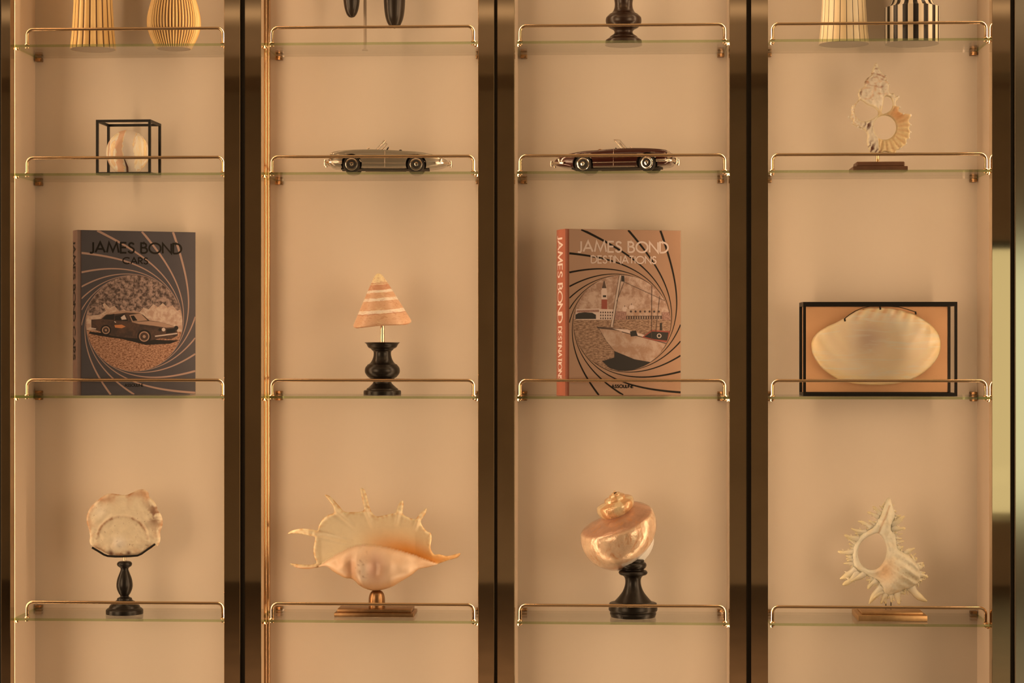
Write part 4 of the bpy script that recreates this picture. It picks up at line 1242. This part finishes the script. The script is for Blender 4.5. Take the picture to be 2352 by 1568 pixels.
def inked(name, c, var=0.0, vs=200, c2=None, lo=0.42, hi=0.58, scale=None, rough=0.4):
    n = N(name)
    p = n.principled(Base_Color=c, Roughness=rough)
    p.inputs['Specular IOR Level'].default_value = 0.25
    if c2 is not None:
        nz = n.noise(vs if scale is None else 1.0, 5, 0.65, n.coord(scale=scale or (1, 1, 1)), 0.3)
        n.link(n.ramp(nz, [(lo, c), (hi, c2)]), p.inputs['Base Color'])
    return n.mat
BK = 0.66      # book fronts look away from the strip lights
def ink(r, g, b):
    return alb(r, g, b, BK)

def book(name, label, px_h, Ystart, yaw, r, c, w, h, th, geo, cover_m, spine_m, swirl_m, title_m, lines, picture, spine_text=None):
    """geo: (left, right, top, bottom) of the front board in drawing units; picture: list of (material, polygon)"""
    t = thing(name, label, 'book', (XW(px_h, Ystart), Ystart, TOP[(r, c)] + 0.0004), rotz=yaw)
    gl, gr, gt, gb = geo
    kx, kz = w / (gr - gl), h / (gb - gt)
    def X(x): return (x - gl) * kx
    def Z(z): return (gb - z) * kz
    mb = MB()
    bt = 0.0028
    mb.box(0.0075, w, 0, bt, 0, h, 0, bev=0.0006)
    mb.box(0.0075, w, th - bt, th, 0, h, 0, bev=0.0006)
    mb.build('cover', cover_m, t)
    # rounded spine and hinge
    prof2 = [(0.0075, 0.0009), (0.0055, 0.0016), (0.0035, 0.0007), (0.0, 0.0)]
    for i in range(1, 12):
        a = i / 12
        prof2.append((-0.0022 * sin(pi * a), th * a))
    prof2 += [(0.0, th), (0.0035, th - 0.0007), (0.0055, th - 0.0016), (0.0075, th - 0.0009)]
    inner = [(x + 0.0022, min(max(y, bt), th - bt)) for x, y in prof2]
    vs, fs = [], []
    m = len(prof2)
    for z in (0, h):
        vs += [(x, y, z) for x, y in prof2] + [(x, y, z) for x, y in inner]
    for i in range(m - 1):
        fs += [(i, i + 1, 2 * m + i + 1, 2 * m + i), (m + i, 3 * m + i, 3 * m + i + 1, m + i + 1), (2 * m + i, 2 * m + i + 1, 3 * m + i + 1, 3 * m + i), (i, m + i, m + i + 1, i + 1)]
    MB().add(vs, fs).build('spine', spine_m, t, smooth=35)
    MB().box(0.004, w - 0.004, bt, th - bt, 0.003, h - 0.003).build('page_block', M['paper'], t)
    # swirling lines round the picture
    ccx, ccz, rr = geo_circle = picture['circle']
    sw = MB()
    for kk in range(16):
        a0 = math.radians(22.5 * kk + 2)
        pts, ws = [], []
        dl = 0.0
        while dl < 2.4:
            rad = rr / max(0.08, 1 - 0.14 * dl * dl)
            x, z = ccx + rad * cos(a0 + dl), ccz - rad * sin(a0 + dl)
            if not (gl + 32 <= x <= gr - 2 and gt + 2 <= z <= gb - 2):
                if pts:         # run the line right up to the edge of the board
                    xp, zp = px_last
                    f_ = min([1.0] + [(e - a_) / (b_ - a_) for a_, b_, e in ((xp, x, gl + 32), (xp, x, gr - 2), (zp, z, gt + 2), (zp, z, gb - 2)) if abs(b_ - a_) > 1e-9 and 0 <= (e - a_) / (b_ - a_) <= 1])
                    pts.append((X(xp + (x - xp) * f_), Z(zp + (z - zp) * f_))); ws.append(ws[-1])
                break
            px_last = (x, z)
            pts.append((X(x), Z(z))); ws.append((3 + 17 * min(1, dl / 2.0) ** 1.3) * kz)
            dl += 0.05
        if len(pts) > 3:
            flat_add(sw, [ribbon(pts, ws)], -0.00012)
    sw.v = [(min(max(x, 0.0080), w - 0.0004), y, min(max(z, 0.0004), h - 0.0004)) for x, y, z in sw.v]
    sw.build('printed_swirl', swirl_m, t)
    pm = MB()
    mats = []
    cz = lambda poly: clip_circle([(x, -z) for x, z in poly], ccx, -ccz, rr)
    for li, (mt, poly) in enumerate(picture['layers']):
        q = cz(poly)
        if len(q) >= 3:
            if mt not in mats:
                mats.append(mt)
            yy = -0.00016 - 0.000012 * li
            pm.add([(X(x), yy, Z(-z)) for x, z in q], [tuple(range(len(q)))], mats.index(mt))
    pm.build('printed_picture', mats, t)
    for s, x0, x1, zb_, cap, wd in lines:
        tm_ = MB()
        flat_add(tm_, [ribbon(st, wd * kz) for st in text_strokes(s, X(x0), Z(zb_), (x1 - x0) * kx, cap * kz)], -0.0003)
        tm_.build('printed_title' if cap > 40 else 'printed_name', title_m if cap > 40 else M['ink_black'], t)
    for s, z0, z1, cap, wd, mt in (spine_text or []):
        tm_ = MB()
        ln = (z1 - z0) * kz
        for L, R_ in [ribbon(finer(st, 0.002), wd * kz) for st in text_strokes(s, 0, 0, ln, cap)]:
            mm = len(L)
            vv = []
            for p in L + R_:
                yy = th * 0.5 - cap * 0.5 + (cap - p[1])
                xx = -0.0022 * sin(pi * min(1, max(0, yy / th))) - 0.0004
                vv.append((xx, th - yy if False else yy, Z(z0) - p[0]))
            tm_.add(vv, [(i, i + 1, mm + i + 1, mm + i) for i in range(mm - 1)])
        tm_.build('spine_title', mt, t)
    return t

M['paper'] = plain('page_edges', (0.62, 0.55, 0.45), 0.8, var=0.08, vscale=300)
M['ink_black'] = plain('black_ink', (0.004, 0.0035, 0.003), 0.6, spec=0.2)
M['ink_cream'] = plain('cream_ink', ink(232, 186, 140), 0.5)
M['ink_tan'] = plain('tan_ink', ink(178, 128, 90), 0.5)
M['grey_cover'] = plain('dark_grey_cover', ink(76, 64, 54), 0.45, spec=0.25, var=0.06, vscale=20)
M['brown_spine'] = plain('brown_grey_spine', ink(112, 76, 52), 0.4, var=0.1, vscale=30)
M['copper_cover'] = plain('copper_cover', ink(166, 108, 62), 0.30, var=0.08, vscale=8, spec=0.4)
M['salmon_spine'] = plain('salmon_spine', ink(178, 92, 56), 0.4)

def disc(cx, cz, r, n=28):
    return [(cx + r * cos(2 * pi * i / n), cz + r * sin(2 * pi * i / n)) for i in range(n)]
def line(x0, z0, x1, z1, w):
    dx, dz = x1 - x0, z1 - z0
    L = math.hypot(dx, dz)
    nx, nz = -dz / L * w / 2, dx / L * w / 2
    return [(x0 + nx, z0 + nz), (x1 + nx, z1 + nz), (x1 - nx, z1 - nz), (x0 - nx, z0 - nz)]
# picture on the grey book: a dark coupe on a dirt road, trees and dust behind
trees = inked('print_trees', ink(78, 55, 40), vs=110, c2=ink(176, 132, 96), lo=0.42, hi=0.60)
dust = inked('print_dust', ink(214, 168, 120), vs=90, c2=ink(188, 138, 96))
dirt = inked('print_dirt', ink(120, 66, 34), c2=ink(206, 142, 92), lo=0.40, hi=0.60, scale=(220, 1, 520))
carp = inked('print_car_body', ink(62, 42, 30), vs=60, c2=ink(88, 56, 36))
carh = inked('print_car_light', ink(178, 128, 86))
cark = inked('print_black', ink(24, 17, 14))
carl = inked('print_pale', ink(214, 172, 128))
caro = inked('print_glint', ink(206, 118, 58))
jag = [(250, 745)] + [(260 + 40 * i, 735 + (18 if i % 2 else -14) - 30 * math.sin(i * 0.5)) for i in range(21)] + [(1090, 740)]
pic1 = {'circle': (667, 860, 397), 'layers': [
    (trees, [(260, 450), (1080, 450), (1080, 800), (260, 800)]),
    (dust, jag + [(1090, 930), (250, 930)]),
    (trees, [(250, 660), (330, 640), (400, 700), (430, 760), (380, 790), (300, 800), (250, 790)]),
    (dirt, [(250, 915), (420, 930), (700, 960), (1090, 925), (1090, 1270), (250, 1270)]),
    (cark, [(300, 930), (480, 950), (700, 985), (900, 1000), (1040, 1000), (960, 1030), (760, 1040), (560, 990), (380, 965), (290, 945)]),
    (carp, [(312, 832), (390, 826), (432, 790), (500, 768), (600, 757), (690, 768), (735, 790), (790, 838), (870, 846), (960, 872), (1015, 892), (1026, 960), (970, 992), (880, 986), (800, 1002), (700, 987), (560, 977), (470, 962), (390, 932), (312, 906)]),
    (carh, [(640, 850), (790, 842), (880, 850), (960, 874), (1010, 892), (930, 896), (820, 880), (700, 866)]),
    (carh, [(440, 790), (505, 766), (600, 756), (690, 767), (720, 778), (600, 772), (510, 784)]),
    (cark, [(505, 800), (585, 780), (612, 842), (505, 836)]), (carl, [(552, 812), (582, 790), (600, 828), (560, 832)]),
    (cark, [(400, 826), (440, 794), (500, 782), (496, 834)]),
    (carh, [(622, 792), (715, 778), (772, 836), (645, 848)]), (cark, [(632, 800), (660, 796), (690, 838), (652, 842)]),
    (caro, [(500, 876), (560, 872), (592, 888), (560, 902), (505, 896)]),
    (cark, disc(430, 918, 44)), (carh, disc(430, 918, 32)), (carp, disc(430, 918, 24)), (carh, disc(430, 918, 9)),
    (cark, disc(745, 970, 58)), (carh, disc(745, 970, 43)), (carp, disc(745, 970, 34)), (carh, disc(745, 970, 13)),
    (carl, disc(906, 912, 15)), (cark, disc(876, 912, 13)), (cark, disc(1012, 898, 18)), (cark, [(930, 910), (1000, 902), (1010, 930), (925, 945)]),
    (carl, line(835, 968, 1020, 944, 10)), (carl, line(300, 900, 350, 908, 9)), (carl, line(500, 845, 512, 856, 7))]}
u1 = unit(300, 0.05)
book('picture_book', 'dark grey picture book with swirling lines and a car on its cover', 178, 0.012, math.radians(25.5), 2, 0, 0.243, 0.3345, 0.050, (200, 1175, 97, 1452),
     M['grey_cover'], M['brown_spine'], M['ink_tan'], M['ink_black'],
     [('JAMES BOND', 300, 1055, 278, 82, 15), ('CARS', 570, 775, 368, 50, 10), ('ASSOULINE', 585, 738, 1384, 22, 4)], pic1,
     [('JAMES BOND CARS', 180, 1160, 0.022, 16, M['ink_black'])])
# picture on the orange book: a lagoon town, a brick tower and a sailing boat
skyp = inked('print_sky', ink(172, 120, 80), vs=45, c2=ink(214, 164, 118))
town = inked('print_town', ink(186, 128, 92), vs=400, c2=ink(150, 96, 66))
pale = inked('print_pale_stone', ink(232, 184, 138))
brick = inked('print_brick_red', ink(160, 66, 40))
wat = inked('print_water', ink(128, 84, 50), c2=ink(196, 142, 94), lo=0.42, hi=0.60, scale=(140, 1, 480))
hull = inked('print_hull', ink(206, 158, 112), vs=40, c2=ink(182, 128, 84))
pic2 = {'circle': (703, 868, 393), 'layers': [
    (skyp, [(300, 460), (1110, 460), (1110, 860), (300, 860)]),
    (wat, [(300, 838), (1110, 838), (1110, 1280), (300, 1280)]),
    (brick, [(535, 672), (580, 672), (581, 756), (535, 756)]), (pale, [(533, 598), (578, 598), (580, 674), (534, 674)]), (cark, [(546, 640), (572, 640), (572, 656), (546, 656)]), (pale, [(537, 580), (576, 580), (576, 600), (537, 600)]), (carp, [(538, 582), (574, 582), (556, 514)]),
    (pale, [(330, 754), (520, 748), (520, 842), (330, 842)]), (town, [(335, 764), (515, 758), (515, 778), (335, 782)]), (cark, [(326, 800), (350, 786), (400, 780), (460, 784), (490, 800), (490, 834), (326, 836)]),
    (pale, [(515, 752), (640, 756), (640, 842), (515, 842)])] +
    [(carp, [(524 + 19 * i, 774 + 24 * j), (533 + 19 * i, 774 + 24 * j), (533 + 19 * i, 788 + 24 * j), (524 + 19 * i, 788 + 24 * j)]) for i in range(6) for j in range(3)] + [
    (town, [(640, 770), (735, 772), (735, 840), (640, 840)]), (pale, disc(722, 752, 22)), (pale, disc(778, 738, 22)), (carp, line(722, 735, 722, 722, 4)), (carp, line(778, 720, 778, 706, 4)),
    (hull, [(735, 752), (1022, 744), (1026, 836), (735, 836)]), (carp, [(735, 808), (1026, 806), (1026, 834), (735, 836)])] +
    [(carp, disc(772 + 38 * i, 772, 9, 12)) for i in range(7)] + [(hull, [(742 + 20 * i, 812), (750 + 20 * i, 812), (750 + 20 * i, 832), (742 + 20 * i, 832)]) for i in range(14)] + [
    (town, [(1026, 778), (1110, 772), (1110, 842), (1026, 840)]),
    (cark, [(640, 1098), (800, 1166), (930, 1190), (860, 1240), (700, 1268), (600, 1236), (540, 1180), (640, 1150)]),
    (hull, [(512, 906), (620, 922), (800, 966), (1062, 1028), (1046, 1100), (1000, 1150), (930, 1188), (800, 1164), (640, 1098), (570, 1010)]),
    (carp, [(496, 898), (620, 906), (720, 918), (720, 930), (620, 924), (505, 912)]), (pale, [(620, 912), (740, 920), (900, 972), (1080, 1010), (1070, 1032), (800, 968)]), (carp, line(700, 940, 1062, 1036, 7)),
    (brick, [(862, 984), (942, 924), (1090, 934), (1074, 1030), (960, 1010)]), (cark, [(880, 980), (944, 936), (1080, 944), (1068, 1012), (960, 1000)]), (carl, disc(1002, 972, 19)), (cark, disc(1002, 972, 12)),
    (cark, [(764, 936), (812, 928), (828, 972), (770, 978)]), (cark, line(1018, 866, 1018, 926, 14)),
    (carl, line(690, 470, 618, 900, 20)), (carp, line(696, 476, 626, 896, 5)), (cark, [(698, 478), (716, 480), (720, 528), (696, 524)]), (carp, line(720, 530, 1090, 700, 3)), (carp, line(718, 530, 655, 690, 3)), (carp, line(943, 560, 940, 1000, 4)), (carp, line(1008, 640, 975, 940, 3))]}
book('picture_book', 'copper-orange picture book with swirling lines and a boat on its cover', 1298.5, 0.020, math.radians(19), 2, 2, 0.247, 0.3345, 0.058, (245, 1182, 100, 1462),
     M['copper_cover'], M['salmon_spine'], M['ink_black'], M['ink_cream'],
     [('JAMES BOND', 345, 1075, 284, 84, 15), ('DESTINATIONS', 452, 978, 376, 58, 10), ('ASSOULINE', 616, 792, 1399, 24, 7)], pic2,
     [('JAMES BOND', 150, 862, 0.030, 16, M['ink_cream']), ('DESTINATIONS', 900, 1335, 0.024, 11, M['ink_cream']), ('ASSOULINE', 1384, 1402, 0.020, 4, M['ink_black'])][:2])

# ------------------------------------------------------------------ model cars: open two-seater roadsters (real-size metres, scaled down)
def roadster(label, loc, yaw, flip, paint, scale, wheel_turn=0.0, seat_m=None):
    t = thing('model_car', label, 'model car', loc, rotz=yaw, group='model roadsters')
    s = scale
    d = -1 if flip else 1            # nose towards -x when d = 1
    def P(x, y, z):
        return ((x - 2.05) * d * s, y * s, z * s)
    # stations: x, half width, sill z, widest z, shoulder z, centre z
    ST = [(0.00, 0.36, 0.40, 0.52, 0.62, 0.60), (0.02, 0.54, 0.34, 0.50, 0.70, 0.67), (0.07, 0.68, 0.28, 0.50, 0.765, 0.71), (0.20, 0.77, 0.24, 0.50, 0.81, 0.74), (0.42, 0.815, 0.22, 0.50, 0.845, 0.77), (0.70, 0.835, 0.20, 0.50, 0.865, 0.80),
          (0.95, 0.845, 0.20, 0.50, 0.878, 0.825), (1.25, 0.85, 0.20, 0.50, 0.886, 0.85), (1.55, 0.86, 0.20, 0.50, 0.89, 0.875), (1.80, 0.865, 0.20, 0.50, 0.89, 0.89), (1.86, 0.865, 0.20, 0.50, 0.89, 0.89), (1.90, 0.865, 0.20, 0.50, 0.886, 0.55),
          (2.20, 0.87, 0.20, 0.50, 0.872, 0.48), (2.55, 0.87, 0.20, 0.50, 0.852, 0.48), (2.74, 0.868, 0.20, 0.50, 0.842, 0.50), (2.78, 0.868, 0.20, 0.50, 0.840, 0.81), (2.90, 0.865, 0.20, 0.50, 0.834, 0.82), (3.20, 0.86, 0.20, 0.50, 0.82, 0.81),
          (3.50, 0.845, 0.20, 0.50, 0.785, 0.775), (3.80, 0.82, 0.22, 0.48, 0.73, 0.725), (4.05, 0.77, 0.25, 0.46, 0.665, 0.66), (4.25, 0.68, 0.28, 0.45, 0.60, 0.59), (4.38, 0.55, 0.32, 0.44, 0.53, 0.53), (4.43, 0.38, 0.36, 0.44, 0.50, 0.50)]
    vs, fs = [], []
    for (x, w, z0, zm, zs, zc) in ST:
        half = [(0.0, z0), (w * 0.80, z0), (w * 0.94, z0 + 0.05), (w * 0.99, (z0 + zm) / 2), (w, zm), (w * 0.985, zm + (zs - zm) * 0.45), (w * 0.94, zm + (zs - zm) * 0.80), (w * 0.86, zs - 0.006), (w * 0.76, zs), (w * 0.70, zs - 0.012 if abs(zc - zs) < 0.1 else zs - 0.05), (w * 0.62, zc), (w * 0.3, zc + 0.012), (0.0, zc + 0.016)]
        ring = half + [(-y, z) for y, z in reversed(half[1:-1])]
        vs += [P(x, y, z) for y, z in ring]
    m = len(vs) // len(ST)
    for i in range(len(ST) - 1):
        for k in range(m):
            k2 = (k + 1) % m
            fs.append((i * m + k, i * m + k2, (i + 1) * m + k2, (i + 1) * m + k))
    fs.append(tuple(range(m))); fs.append(tuple((len(ST) - 1) * m + k for k in range(m)))
    body_mb = MB().add(vs, fs)
    body = body_mb.build('body', [paint, M['dark']], t, smooth=38)
    # wheel wells cut out
    for wx in (0.86, 3.26):
        cut = MB().lathe([(0, -0.98 * s), (0.385 * s, -0.98 * s), (0.385 * s, 0.98 * s), (0, 0.98 * s)], 40, (0, 0, 0), rot=Matrix.Rotation(pi / 2, 3, 'X'))
        co = cut.build('cutter', M['dark'])
        px_, py_, pz_ = P(wx, 0, 0.33)
        co.parent = t; co.location = (px_, 0, pz_)
        bpy.context.view_layer.update()
        mod = body.modifiers.new('well', 'BOOLEAN'); mod.operation = 'DIFFERENCE'; mod.object = co; mod.solver = 'EXACT'
        dg = bpy.context.evaluated_depsgraph_get()
        me = bpy.data.meshes.new_from_object(body.evaluated_get(dg))
        body.modifiers.clear()
        old = body.data; body.data = me; bpy.data.meshes.remove(old)
        bpy.data.objects.remove(co, do_unlink=True)
    me = body.data
    me.polygons.foreach_set('use_smooth', [True] * len(me.polygons)); me.set_sharp_from_angle(angle=math.radians(38))
    # dark inner floor so nothing shows through the wells
    MB().box(*sorted((P(0.45, 0, 0)[0], P(3.75, 0, 0)[0])), -0.50 * s, 0.50 * s, 0.17 * s, 0.44 * s).build('chassis', M['dark'], t)
    # wheels
    for wx in (0.86, 3.26):
        for sd in (-1, 1):
            R = Matrix.Rotation(pi / 2 * sd * 1.0, 3, 'X')
            tyre = [(0.0, -0.09), (0.21, -0.09), (0.225, -0.085), (0.30, -0.085), (0.322, -0.06), (0.33, -0.03), (0.33, 0.03), (0.322, 0.06), (0.30, 0.085), (0.228, 0.09), (0.222, 0.07), (0.0, 0.06)]
            loc_ = P(wx, 0.70 * sd, 0.332)
            turn = wheel_turn if wx < 1 else 0.0
            wh = MB().lathe([(r * s, z * s) for r, z in tyre], 40, rot=R).build('wheel', M['rubber'], t, loc_, (0, 0, turn), smooth=40)
            rim = [(0.0, 0.062), (0.05, 0.105), (0.085, 0.10), (0.095, 0.075), (0.15, 0.07), (0.165, 0.092), (0.20, 0.095), (0.222, 0.088), (0.232, 0.094), (0.236, 0.088), (0.228, 0.07)]
            MB().lathe([(r * s, z * s) for r, z in reversed(rim)], 40, rot=Matrix.Rotation(-pi / 2 * sd, 3, 'X')).build('rim', M['chrome'], wh, smooth=30)
            cap = MB().lathe([(0.150 * s, 0.073 * s), (0.105 * s, 0.077 * s), (0.098 * s, 0.074 * s), (0.150 * s, 0.070 * s)], 32, rot=Matrix.Rotation(-pi / 2 * sd, 3, 'X'))
            cap.build('hubcap', paint, wh, smooth=40)
    # chrome: bumpers, grille, headlamps, side strips
    def strip(pts, r, name='trim_strip', n=8, flat=1.0):
        return MB().tube([P(*q) for q in pts], r * s, n, flat=flat).build(name, M['chrome'], t, smooth=60)
    strip([(0.52, -0.86, 0.40), (0.25, -0.82, 0.405), (0.03, -0.70, 0.41), (-0.10, -0.45, 0.41), (-0.13, 0, 0.41), (-0.10, 0.45, 0.41), (0.03, 0.70, 0.41), (0.25, 0.82, 0.405), (0.52, 0.86, 0.40)], 0.052, 'bumper', 10)
    strip([(3.98, -0.84, 0.37), (4.20, -0.78, 0.38), (4.42, -0.60, 0.39), (4.52, -0.3, 0.39), (4.53, 0, 0.39), (4.52, 0.3, 0.39), (4.42, 0.60, 0.39), (4.20, 0.78, 0.38), (3.98, 0.84, 0.37)], 0.050, 'bumper', 10)
    for sd in (-1, 1):
        strip([(-0.15, 0.30 * sd, 0.30), (-0.17, 0.30 * sd, 0.41), (-0.15, 0.30 * sd, 0.53)], 0.045, 'overrider')
        strip([(4.55, 0.32 * sd, 0.29), (4.57, 0.32 * sd, 0.39), (4.55, 0.32 * sd, 0.50)], 0.042, 'overrider')
        strip([(1.25, 0.868 * sd, 0.36), (2.0, 0.885 * sd, 0.36), (2.88, 0.882 * sd, 0.36)], 0.020, 'trim_strip')
        strip([(1.30, 0.845 * sd, 0.195), (2.85, 0.86 * sd, 0.195)], 0.022, 'sill_strip')
        # tall oval headlamp with its chrome ring
        hx, hy, hz = 0.10, 0.62 * sd, 0.60
        hl = MB().lathe([(0, 0.05 * s), (0.08 * s, 0.035 * s), (0.115 * s, 0), (0.135 * s, -0.005 * s), (0.14 * s, -0.05 * s), (0, -0.06 * s)], 28, rot=Matrix.Rotation(-pi / 2 * d, 3, 'Y'))
        hl.v = [(x, y, z * 1.25) for x, y, z in hl.v]
        hl.build('headlamp', M['chrome'], t, P(hx - 0.03, hy, hz), smooth=40)
        strip([(4.16, 0.72 * sd, 0.42), (4.20, 0.72 * sd, 0.55)], 0.045, 'tail_lamp')
        # bright handle and vent ornaments
        strip([(1.98, 0.885 * sd, 0.62), (2.14, 0.888 * sd, 0.62)], 0.012, 'door_handle')
        strip([(0.98, 0.868 * sd, 0.66), (1.22, 0.872 * sd, 0.66)], 0.012, 'vent_strip')
        strip([(0.98, 0.868 * sd, 0.60), (1.22, 0.872 * sd, 0.60)], 0.012, 'vent_strip')
        strip([(0.55, 0.80 * sd, 0.70), (0.72, 0.82 * sd, 0.715)], 0.012, 'brow_strip')
        strip([(2.95, 0.845 * sd, 0.71), (3.30, 0.845 * sd, 0.70)], 0.010, 'brow_strip')
        strip([(2.10, 0.872 * sd, 0.22), (2.10, 0.882 * sd, 0.5), (2.10, 0.858 * sd, 0.72), (2.10, 0.80 * sd, 0.84)], 0.004, 'door_line')
    MB().lathe([(0, 0.0), (0.10 * s, 0.0), (0.12 * s, -0.02 * s), (0.12 * s, -0.04 * s), (0, -0.04 * s)], 24, rot=Matrix.Rotation(-pi / 2 * d, 3, 'Y')).build('grille_badge', M['chrome'], t, P(-0.01, 0, 0.52), smooth=40)
    strip([(-0.01, -0.42, 0.52), (-0.02, 0.42, 0.52)], 0.018, 'grille_bar')
    MB().box(*sorted((P(-0.005, 0, 0)[0], P(0.03, 0, 0)[0])), -0.44 * s, 0.44 * s, 0.43 * s, 0.60 * s, bev=0.01 * s).build('grille', M['dark'], t)
    # windscreen frame and pane
    base_l = [(1.80, -0.66, 0.87), (1.70, -0.40, 0.88), (1.66, 0, 0.885), (1.70, 0.40, 0.88), (1.80, 0.66, 0.87)]
    top_l = [(2.12, -0.60, 1.22), (2.03, -0.36, 1.25), (1.99, 0, 1.26), (2.03, 0.36, 1.25), (2.12, 0.60, 1.22)]
    fr = strip([base_l[0], ((base_l[0][0] + top_l[0][0]) / 2, -0.64, 1.05), top_l[0]] + top_l[1:4] + [top_l[4], ((base_l[4][0] + top_l[4][0]) / 2, 0.64, 1.05), base_l[4]], 0.022, 'windscreen_frame')
    strip(base_l, 0.016, 'windscreen_sill')
    g = MB(); n5 = len(base_l)
    g.add([P(*q) for q in base_l] + [P(*q) for q in top_l], [(i, i + 1, n5 + i + 1, n5 + i) for i in range(n5 - 1)])
    g.build('windscreen', M['case_glass'], t, smooth=60)
    # seats, dashboard, steering wheel, mirror
    for sd in (-1, 1):
        MB().box(*sorted((P(2.30, 0, 0)[0], P(2.70, 0, 0)[0])), (0.33 * sd - 0.22) * s, (0.33 * sd + 0.22) * s, 0.44 * s, 0.60 * s, bev=0.04 * s).build('seat', seat_m or M['dark'], t, smooth=50)
        MB().box(*sorted((P(2.62, 0, 0)[0], P(2.73, 0, 0)[0])), (0.33 * sd - 0.22) * s, (0.33 * sd + 0.22) * s, 0.56 * s, 0.90 * s, bev=0.035 * s).build('seat_back', seat_m or M['dark'], t, smooth=50)
    MB().box(*sorted((P(1.86, 0, 0)[0], P(1.96, 0, 0)[0])), -0.56 * s, 0.56 * s, 0.60 * s, 0.84 * s, bev=0.02 * s).build('dashboard', M['dark'], t)
    cx_, cy_, cz_ = 2.12, -0.33 * d, 0.84
    wl = [P(cx_ + 0.10 * sin(a), cy_ + 0.20 * cos(a), cz_ + 0.17 * sin(a)) for a in np.linspace(0, 2 * pi, 25)]
    MB().tube(wl, 0.014 * s, 8).build('steering_wheel', M['ebony'], t, smooth=60)
    strip([(1.62, 0, 0.885), (1.64, 0, 0.93)], 0.01, 'mirror_stalk')
    strip([(1.44, -0.62, 0.86), (1.46, -0.62, 0.93), (1.52, -0.62, 0.95)], 0.022, 'wing_mirror')
    return t

M['grey_paint'] = plain('silver_grey_paint', (0.30, 0.28, 0.235), 0.24, 0.4, coat=0.8)
M['maroon_paint'] = plain('dark_maroon_paint', (0.055, 0.008, 0.006), 0.16, 0.1, coat=1.0, spec=0.6)
M['tan_leather'] = plain('tan_leather', (0.30, 0.17, 0.09), 0.5)
Yc = 0.078
sc = 280.0 * unit(880, Yc) / 4.52 * 0.985
x_g = XW(801 + (956 - 801) * (2.05 - 0.86) / 2.4 + 5, Yc)
roadster('silver-grey open model roadster with its nose to the left', (x_g, Yc, TOP[(1, 1)] + 0.0005), math.radians(4), False, M['grey_paint'], sc, 0.0)
x_r = XW(1497 - (1497 - 1352) * (2.05 - 0.86) / 2.4 - 4, Yc)
roadster('dark maroon open model roadster with its nose to the right', (x_r, Yc, TOP[(1, 2)] + 0.0005), math.radians(-10), True, M['maroon_paint'], sc, math.radians(-6), M['tan_leather'])
